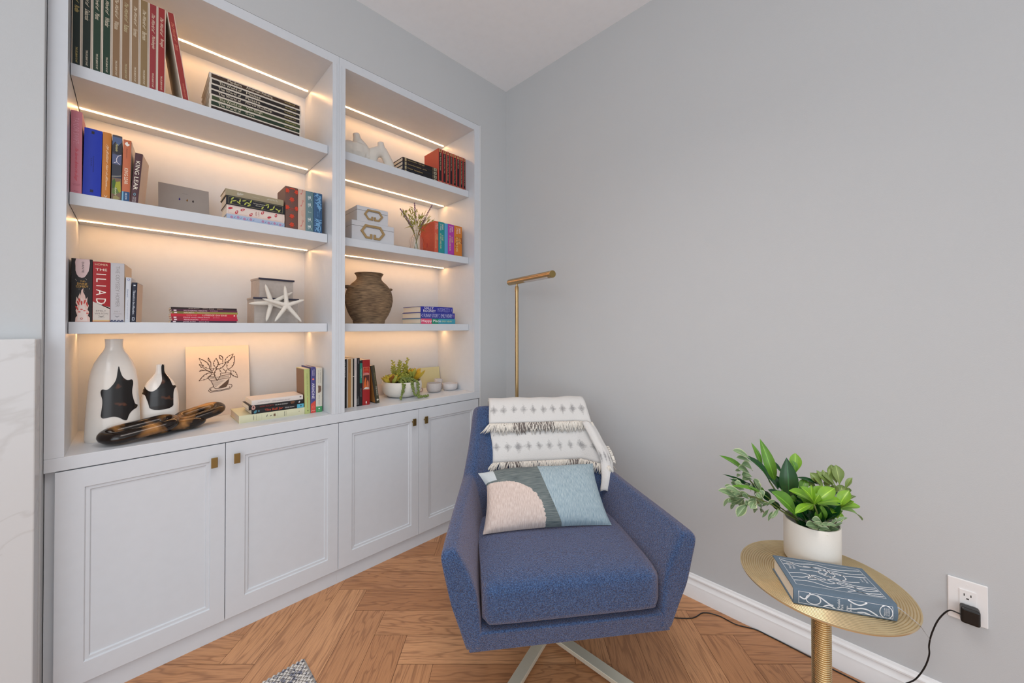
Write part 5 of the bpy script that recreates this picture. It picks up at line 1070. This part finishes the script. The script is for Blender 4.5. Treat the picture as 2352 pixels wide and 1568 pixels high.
t = thing('plant_pot', 'white cylindrical pot on the side table holding cut greenery', 'plant pot', (-.372, -1.656, tz))
m = MB(); m.lathe([(.056,0),(.0625,.003),(.0660,.010),(.0665,.050),(.0665,.1165),(.0655,.1185),(.0625,.1185),(.0615,.115),(.0615,.020),(.050,.012),(.001,.012)], 64); m.build('pot', mat('speckled_white_pot', (226, 220, 210), .5, 0, 300, .03), t, smooth=45)
t = thing('foliage_arrangement', 'arrangement of glossy laurel, bright whorled and variegated leaves in the white pot', 'greenery', (-.372, -1.656, tz+.013))
lm = []
def leafmat(name, a_, b_, rough=.35):
    g = NT(name, rough); n = g.n('TexNoise', {'Vector': g.tc.outputs['Object'], 'Scale': 25, 'Detail': 3}).outputs['Fac']
    uv = g.n('SeparateXYZ', {0: g.tc.outputs['UV']}); mid = g.ma('ABSOLUTE', g.ma('SUBTRACT', uv.outputs[0], .5))
    c = g.mix(n, lin(a_), lin(b_)); f = g.n('MapRange', {0: mid, 1: .0, 2: .05, 3: .55, 4: 0}).outputs[0]
    c = g.mix(f, c, lin(tuple(min(255, int(v*1.35+18)) for v in b_)))
    if 'variegated' in name:
        f2 = g.n('MapRange', {0: mid, 1: .36, 2: .46, 3: 0, 4: .8}).outputs[0]; c = g.mix(f2, c, lin((206, 214, 170)))
    g.col(c); g.b.inputs['Transmission Weight'].default_value = 0; g.b.inputs['Subsurface Weight'].default_value = .08; return g.m
LM = [leafmat('laurel_leaf', (12, 48, 18), (30, 84, 36), .25), leafmat('fresh_laurel_leaf', (60, 112, 26), (110, 158, 50)), leafmat('bright_whorl_leaf', (80, 138, 22), (146, 186, 56)), leafmat('olive_sprig_leaf', (96, 122, 60), (138, 158, 84)), leafmat('variegated_leaf', (92, 122, 84), (134, 156, 112))]
ln = ['laurel_leaves', 'fresh_leaves', 'whorled_leaves', 'olive_leaves', 'variegated_leaves']; LB = [MB() for _ in range(5)]
org = Vector((-.372, -1.656, tz+.013)); random.seed(21); camv = Vector((-1.7654, -1.8159, 1.2))
axis_out = Vector((-.372, -1.656, tz+.10))
for q in [l for l in LEAVES if l[7] in (3, 4)]:
    o_ = [random.uniform(-.012, .012) for _ in range(3)]; LEAVES.append([q[0]+o_[0], q[1]+o_[1], q[2]+o_[2], q[3]+o_[0]*1.5+random.uniform(-.008, .008), q[4]+o_[1]*1.5, q[5]+o_[2]*1.5+random.uniform(-.010, .010), q[6], q[7], q[8]])
random.seed(33)
for k in range(34):      # darker leaves filling the middle of the bunch
    a = random.uniform(0, 2*pi); e = random.uniform(.5, 1.25); L_ = random.uniform(.055, .085); r0 = random.uniform(.0, .04)
    b0 = Vector((-.372+cos(a)*r0, -1.656+sin(a)*r0, tz+random.uniform(.10, .15))); e0 = b0+Vector((cos(a)*cos(e), sin(a)*cos(e), sin(e)))*L_+Vector((.0, .012, 0))
    LEAVES.append([*b0, *e0, random.uniform(.018, .030), random.choice((0, 0, 0, 1)), random.choice((0, 1))])
for x0, y0, z0, x1, y1, z1, w, mi, sh in LEAVES:
    B = Vector((x0, y0, z0)); T_ = Vector((x1, y1, z1)); d = T_-B; L = d.length
    up = Vector((0, 0, 1))*.65+(Vector((-.75, -.25, .3)))*.8+Vector((random.uniform(-.4,.4), random.uniform(-.4,.4), random.uniform(-.2,.4)))
    n_ = (up-d*(up.dot(d)/(L*L))).normalized(); s_ = d.normalized().cross(n_); m = LB[mi]; R = []
    curl = random.uniform(.04, .14)*L; K = 10
    for k in range(K+1):
        q = k/K
        wd = (sin(pi*q**.85)**.9) if sh == 0 else (sin(pi*q**1.5)**.8 if 0 < q < 1 else 0)
        wd = max(wd, .03 if q < 1 else .01)*w*.58
        c = B+d*q+n_*(curl*sin(pi*q))-Vector((0,0,1))*.0
        R.append([m.av(c-s_*wd+n_*wd*.35), m.av(c-s_*wd*.5+n_*wd*.10), m.av(c), m.av(c+s_*wd*.5+n_*wd*.10), m.av(c+s_*wd+n_*wd*.35)])
    for k in range(K):
        for j in range(4): m.face((R[k][j], R[k][j+1], R[k+1][j+1], R[k+1][j]), 0, ((j/4,k/K),((j+1)/4,k/K),((j+1)/4,(k+1)/K),(j/4,(k+1)/K)))
pass
for k in range(5):
    LB[k].xf = None; LB[k].v = [tuple(Vector(v)-org) for v in LB[k].v]; LB[k].build(ln[k], LM[k], t, smooth=180, recalc=False)
m = MB()
for pts, r, mi in STEMS: m.tube([Vector(p)-org for p in ([[-.372, -1.656, tz+.02]]+pts[1:])], r, 7)
m.build('stems', mat('leaf_stem', (104, 118, 56), .6), t, smooth=180)

# clothbound book lying on the side table
sl = Vector((-.5207+.6174, -1.8284+1.6483, 0)); ang = math.atan2(sl.y, sl.x)
t = thing('book', 'blue-grey clothbound book with white rope pattern lying on the brass table', 'book', (-.6174, -1.6483, tz), (0, 0, ang))
BL, BD, BT = .2045, .136, .0400; navy = mat('blue_grey_cloth', (92, 110, 126), .8, 0, 600, .12, .3, 900); foil = mat('pale_foil', (226, 228, 232), .55)
# local: spine along +x at y=0, book runs to +y, thickness z
m = MB(); prof_s = [(BD,0),(BD,.0028),(.008,.0028),(.003,.004),(.0026,BT-.004),(.008,BT-.0028),(BD,BT-.0028),(BD,BT),(.006,BT),(.0015,BT-.001),(-.0018,BT*.75),(-.0028,BT*.5),(-.0018,BT*.25),(.0012,.0008),(.005,0)]
a = [m.av((0, y, z)) for y, z in prof_s]; b = [m.av((BL, y, z)) for y, z in prof_s]; n = len(prof_s)
for k in range(n): m.face((a[k], b[k], b[(k+1)%n], a[(k+1)%n]), 0)
for R in (a, b):
    m.face((R[0],R[1],R[2],R[14])); m.face((R[2],R[3],R[13],R[14])); m.face((R[3],R[12],R[13])); m.face((R[3],R[4],R[10],R[11],R[12])); m.face((R[4],R[9],R[10])); m.face((R[4],R[5],R[8],R[9])); m.face((R[5],R[6],R[7],R[8]))
def wav(pl, w, P):
    pts = []
    for k in range(len(pl)-1):
        p0 = pl[max(0,k-1)]; p1 = pl[k]; p2 = pl[k+1]; p3 = pl[min(len(pl)-1,k+2)]
        for q in range(6):
            s_ = q/6; pts.append(tuple(.5*((2*p1[i])+(-p0[i]+p2[i])*s_+(2*p0[i]-5*p1[i]+4*p2[i]-p3[i])*s_*s_+(-p0[i]+3*p1[i]-3*p2[i]+p3[i])*s_**3) for i in (0,1)))
    pts.append(pl[-1])
    for A_, B_ in zip(pts, pts[1:]):
        A = Vector(A_); B = Vector(B_); d = (B-A)
        if d.length < 1e-6: continue
        d.normalize(); nn = Vector((-d.y, d.x))*w/2; m.poly([P(q) for q in (A-nn-d*w*.1, B-nn+d*w*.1, B+nn+d*w*.1, A+nn-d*w*.1)], 1)
PT = lambda q: (q[0], q[1], BT+.0003)
PS = lambda q: (q[0], (-.0018-.0012*(1-abs(q[1]/BT*2-1)))-.0004 if .18 < q[1]/BT < .82 else -.0016, q[1])
fr = [(.012,.016),(BL-.012,.016),(BL-.012,BD-.010),(.012,BD-.010),(.012,.016)]
for A_, B_ in zip(fr, fr[1:]): wav([A_, B_], .0009, PT)
for rope in ([(.014,.118),(.05,.110),(.09,.118),(.13,.108),(.19,.119)], [(.014,.100),(.035,.104),(.03,.110),(.055,.098),(.10,.104),(.13,.085),(.19,.092)], [(.045,.082),(.08,.086),(.11,.070),(.135,.060),(.165,.066)], [(.06,.102),(.09,.100),(.12,.082),(.105,.070),(.085,.082),(.10,.096),(.13,.100),(.16,.098),(.19,.104)],
             [(.014,.062),(.05,.068),(.08,.052),(.11,.060),(.15,.048),(.19,.052)], [(.014,.046),(.04,.050),(.07,.066),(.10,.050),(.13,.040),(.19,.044)], [(.014,.032),(.05,.036),(.09,.024),(.12,.034),(.15,.024),(.19,.030)], [(.055,.060),(.07,.050),(.05,.046),(.06,.056),(.09,.040),(.12,.050),(.16,.034),(.19,.040)], [(.12,.020),(.14,.026),(.17,.020),(.19,.022)], [(.10,.082),(.115,.092),(.135,.088),(.14,.072),(.125,.062),(.105,.068),(.10,.082)]): wav(rope, .0025, PT)
def txt(st, x0, y0, ux, uy, L, Hh, P):
    u = Vector((ux, uy)); v = Vector((-uy, ux)); put_text(m, st, lambda a_, b_: P(Vector((x0, y0))+u*a_*L+v*b_*Hh), 1)
txt('Mansfield', .028, .082, 0, 1, .026, .0065, PT); txt('Park', .037, .084, 0, 1, .014, .0065, PT)
txt('Jane', .178, .070, 0, 1, .013, .0055, PT); txt('Austen', .186, .068, 0, 1, .020, .0055, PT)
for A_, B_ in (((.010,.006),(BL-.010,.006)),((.010,BT-.006),(BL-.010,BT-.006)),((.010,.006),(.010,BT-.006)),((BL-.010,.006),(BL-.010,BT-.006))): wav([A_, B_], .0009, PS)
wav([(.040+.015*cos(k*pi/6), BT/2+.0115*sin(k*pi/6)) for k in range(13)], .0022, PS)
for rope in ([(.012,.022),(.022,.018),(.030,.026),(.034,.033)], [(.048,.031),(.060,.024),(.072,.016),(.080,.014)], [(.060,.007),(.072,.013),(.084,.007)], [(.110,.033),(.122,.027),(.134,.026),(.146,.033)], [(.108,.013),(.122,.015),(.136,.019),(.150,.017),(.166,.008)], [(.128,.008),(.140,.010),(.152,.007)]): wav(rope, .0030, PS)
wav([(.182+.012*cos(k*pi/6), BT/2+.014*sin(k*pi/6)) for k in range(13)], .0018, PS)
for k, (s_, L) in enumerate((('Mansfield', .024), ('Park', .013), ('Jane', .012), ('Austen', .018))): txt(s_, .0935+.0064*k+(.004 if k > 1 else 0), .0075, 0, 1, L, .0052, PS)
for k, s_ in enumerate(('PENGUIN', 'CLOTHBOUND', 'CLASSICS')): txt(s_, .1805+.0040*k, .011, 0, 1, .018, .0028, PS)
m.build('cover', [navy, foil], t, recalc=False, smooth=30)
m = MB(); m.box(.003, BL-.003, .004, BD-.004, .0029, BT-.0029); m.build('page_block', whitepaper, t)
m = MB(); rp = [(.198,.030,.020),(.206,.031,.020),(.218,.033,.017),(.229,.033,.011),(.238,.029,.0045),(.242,.020,.0016),(.2445,.008,.0014),(.2455,.000,.0014),(.2500,-.004,-.008),(.2530,-.018,-.016)]
for k_, (p, q) in enumerate(zip(rp, rp[1:])):
    w = .0042-.0002*k_; m.poly([(p[0],p[1]-w,p[2]),(q[0],q[1]-w,q[2]),(q[0],q[1]+w,q[2]+.0003),(p[0],p[1]+w,p[2]+.0003)])
m.build('ribbon_marker', mat('grey_ribbon', (176, 184, 196), .5), t, recalc=False, weld=True)

# ------------------------------------------------------------------ wall outlet, charger and cords
t = thing('wall_outlet', 'white electrical outlet plate on the right wall with one socket free', 'outlet', (-.0003, -1.9803, .380))
m = MB(); m.box(-.0055, 0, -.0390, .0390, -.0620, .0615); m.build('cover_plate', white_plastic, t, bevel=.003, seg=3)
m = MB(); m.box(-.0078, -.0045, -.0166, .0166, -.0330, .0335); r_ = m.build('receptacle', white_plastic, t, bevel=.001)
m = MB()
for y in (.0066, -.0064): m.box(-.0081, -.0077, y-.0010, y+.0010, .0155, .0225)
m.lathe([(.0001,0),(.0025,0)], 12) if False else None
for y, zz in ((0, .0085),): m.box(-.0081, -.0077, y-.0026, y+.0026, zz-.0016, zz+.0018)
m.build('slots', black_plastic, r_)
m = MB(); m.tube([(-.0050,.0,.0475),(-.0062,.0,.0475)], .0024, 12); m.build('screw', white_plastic, t)
t = thing('power_adapter', 'small black charger plugged into the outlet with its cord hanging down', 'charger', (-.0085, -1.9830, .358))
m = MB(); m.box(-.030, 0, -.0190, .0190, -.0300, .0160); m.build('adapter_body', black_plastic, t, bevel=.006, seg=3)
m = MB(); pp = [(-.026,.016,-.010),(-.024,.026,-.008),(-.022,.042,-.012),(-.021,.062,-.050),(-.021,.076,-.100),(-.021,.082,-.140),(-.021,.082,-.170),(-.021,.092,-.215),(-.024,.112,-.262),(-.030,.136,-.290),(-.034,.150,-.318),(-.034,.160,-.345),(-.034,.175,-.3553),(-.034,.22,-.3553)]
pts = []
for k in range(len(pp)-1):
    p0, p1, p2, p3 = pp[max(0,k-1)], pp[k], pp[k+1], pp[min(len(pp)-1,k+2)]
    for q in range(5):
        s_ = q/5; pts.append([.5*((2*p1[i])+(-p0[i]+p2[i])*s_+(2*p0[i]-5*p1[i]+4*p2[i]-p3[i])*s_*s_+(-p0[i]+3*p1[i]-3*p2[i]+p3[i])*s_**3) for i in (0,1,2)])
m.tube(pts+[list(pp[-1])], .0020, 8); m.build('cord', black_plastic, t, smooth=180)
t = thing('lamp_cord', 'thin black cord running along the floor beside the right baseboard', 'cord', (-.05, -1.3, 0))
m = MB(); fp = [(-.2443,-.45),(-.250,-.60),(-.30,-.80),(-.27,-1.05),(-.1551,-1.2249),(-.0753,-1.262),(-.0475,-1.3129),(-.0481,-1.3771),(-.0225,-1.437),(-.0215,-1.4799),(-.0225,-1.5246),(-.0268,-1.6137),(-.0336,-1.6709),(-.0347,-1.7275),(-.040,-1.80)]
pts = []
for k in range(len(fp)-1):
    p0, p1, p2, p3 = fp[max(0,k-1)], fp[k], fp[k+1], fp[min(len(fp)-1,k+2)]
    for q in range(5):
        s_ = q/5; pts.append([.5*((2*p1[i])+(-p0[i]+p2[i])*s_+(2*p0[i]-5*p1[i]+4*p2[i]-p3[i])*s_*s_+(-p0[i]+3*p1[i]-3*p2[i]+p3[i])*s_**3) for i in (0,1)])
m.tube([(x+.05, y+1.3, .0022) for x, y in pts], .0020, 8); m.build('cable', black_plastic, t, smooth=180)

# ------------------------------------------------------------------ chunky woven rug, only its corner in view
def rug_mat():
    g = NT('woven_rug', .98); n = g.n('TexNoise', {'Vector': g.tc.outputs['Object'], 'Scale': 60, 'Detail': 2}).outputs['Fac']
    f = g.n('MapRange', {0: n, 1: .48, 2: .62}).outputs[0]; g.col(g.mix(f, lin((214, 210, 204)), lin((120, 122, 136)))); g.bump(n, .5, .002); return g.m
t = thing('area_rug', 'chunky woven white and blue-grey rug, corner showing at the bottom edge', 'rug', (-1.66, -.66, 0))
random.seed(2); m = MB(); m.box(-.34, .335, -.34, .338, .0008, .006)
y = -.335
k = 0
while y < .338:
    x = -.335; k += 1
    while x < .330:
        a = .0068; h = .0075; c = Vector((x+(k % 2)*.007, y, .006)); tl = 1 if k % 2 else -1
        d = Vector((.0085, .0045*tl, 0)); n_ = Vector((-.0045*tl, .0085, 0)).normalized()*.0042
        i = [m.av(c-d), m.av(c+n_+Vector((0,0,.003))), m.av(c+d), m.av(c-n_+Vector((0,0,.003))), m.av(c+Vector((0,0,h*.9+random.uniform(0,.002))))]
        for q in ((0,3,4),(3,2,4),(2,1,4),(1,0,4)): m.face([i[z_] for z_ in q])
        x += .0145
    y += .0088
m.build('weave', rug_mat(), t, smooth=180, recalc=False)
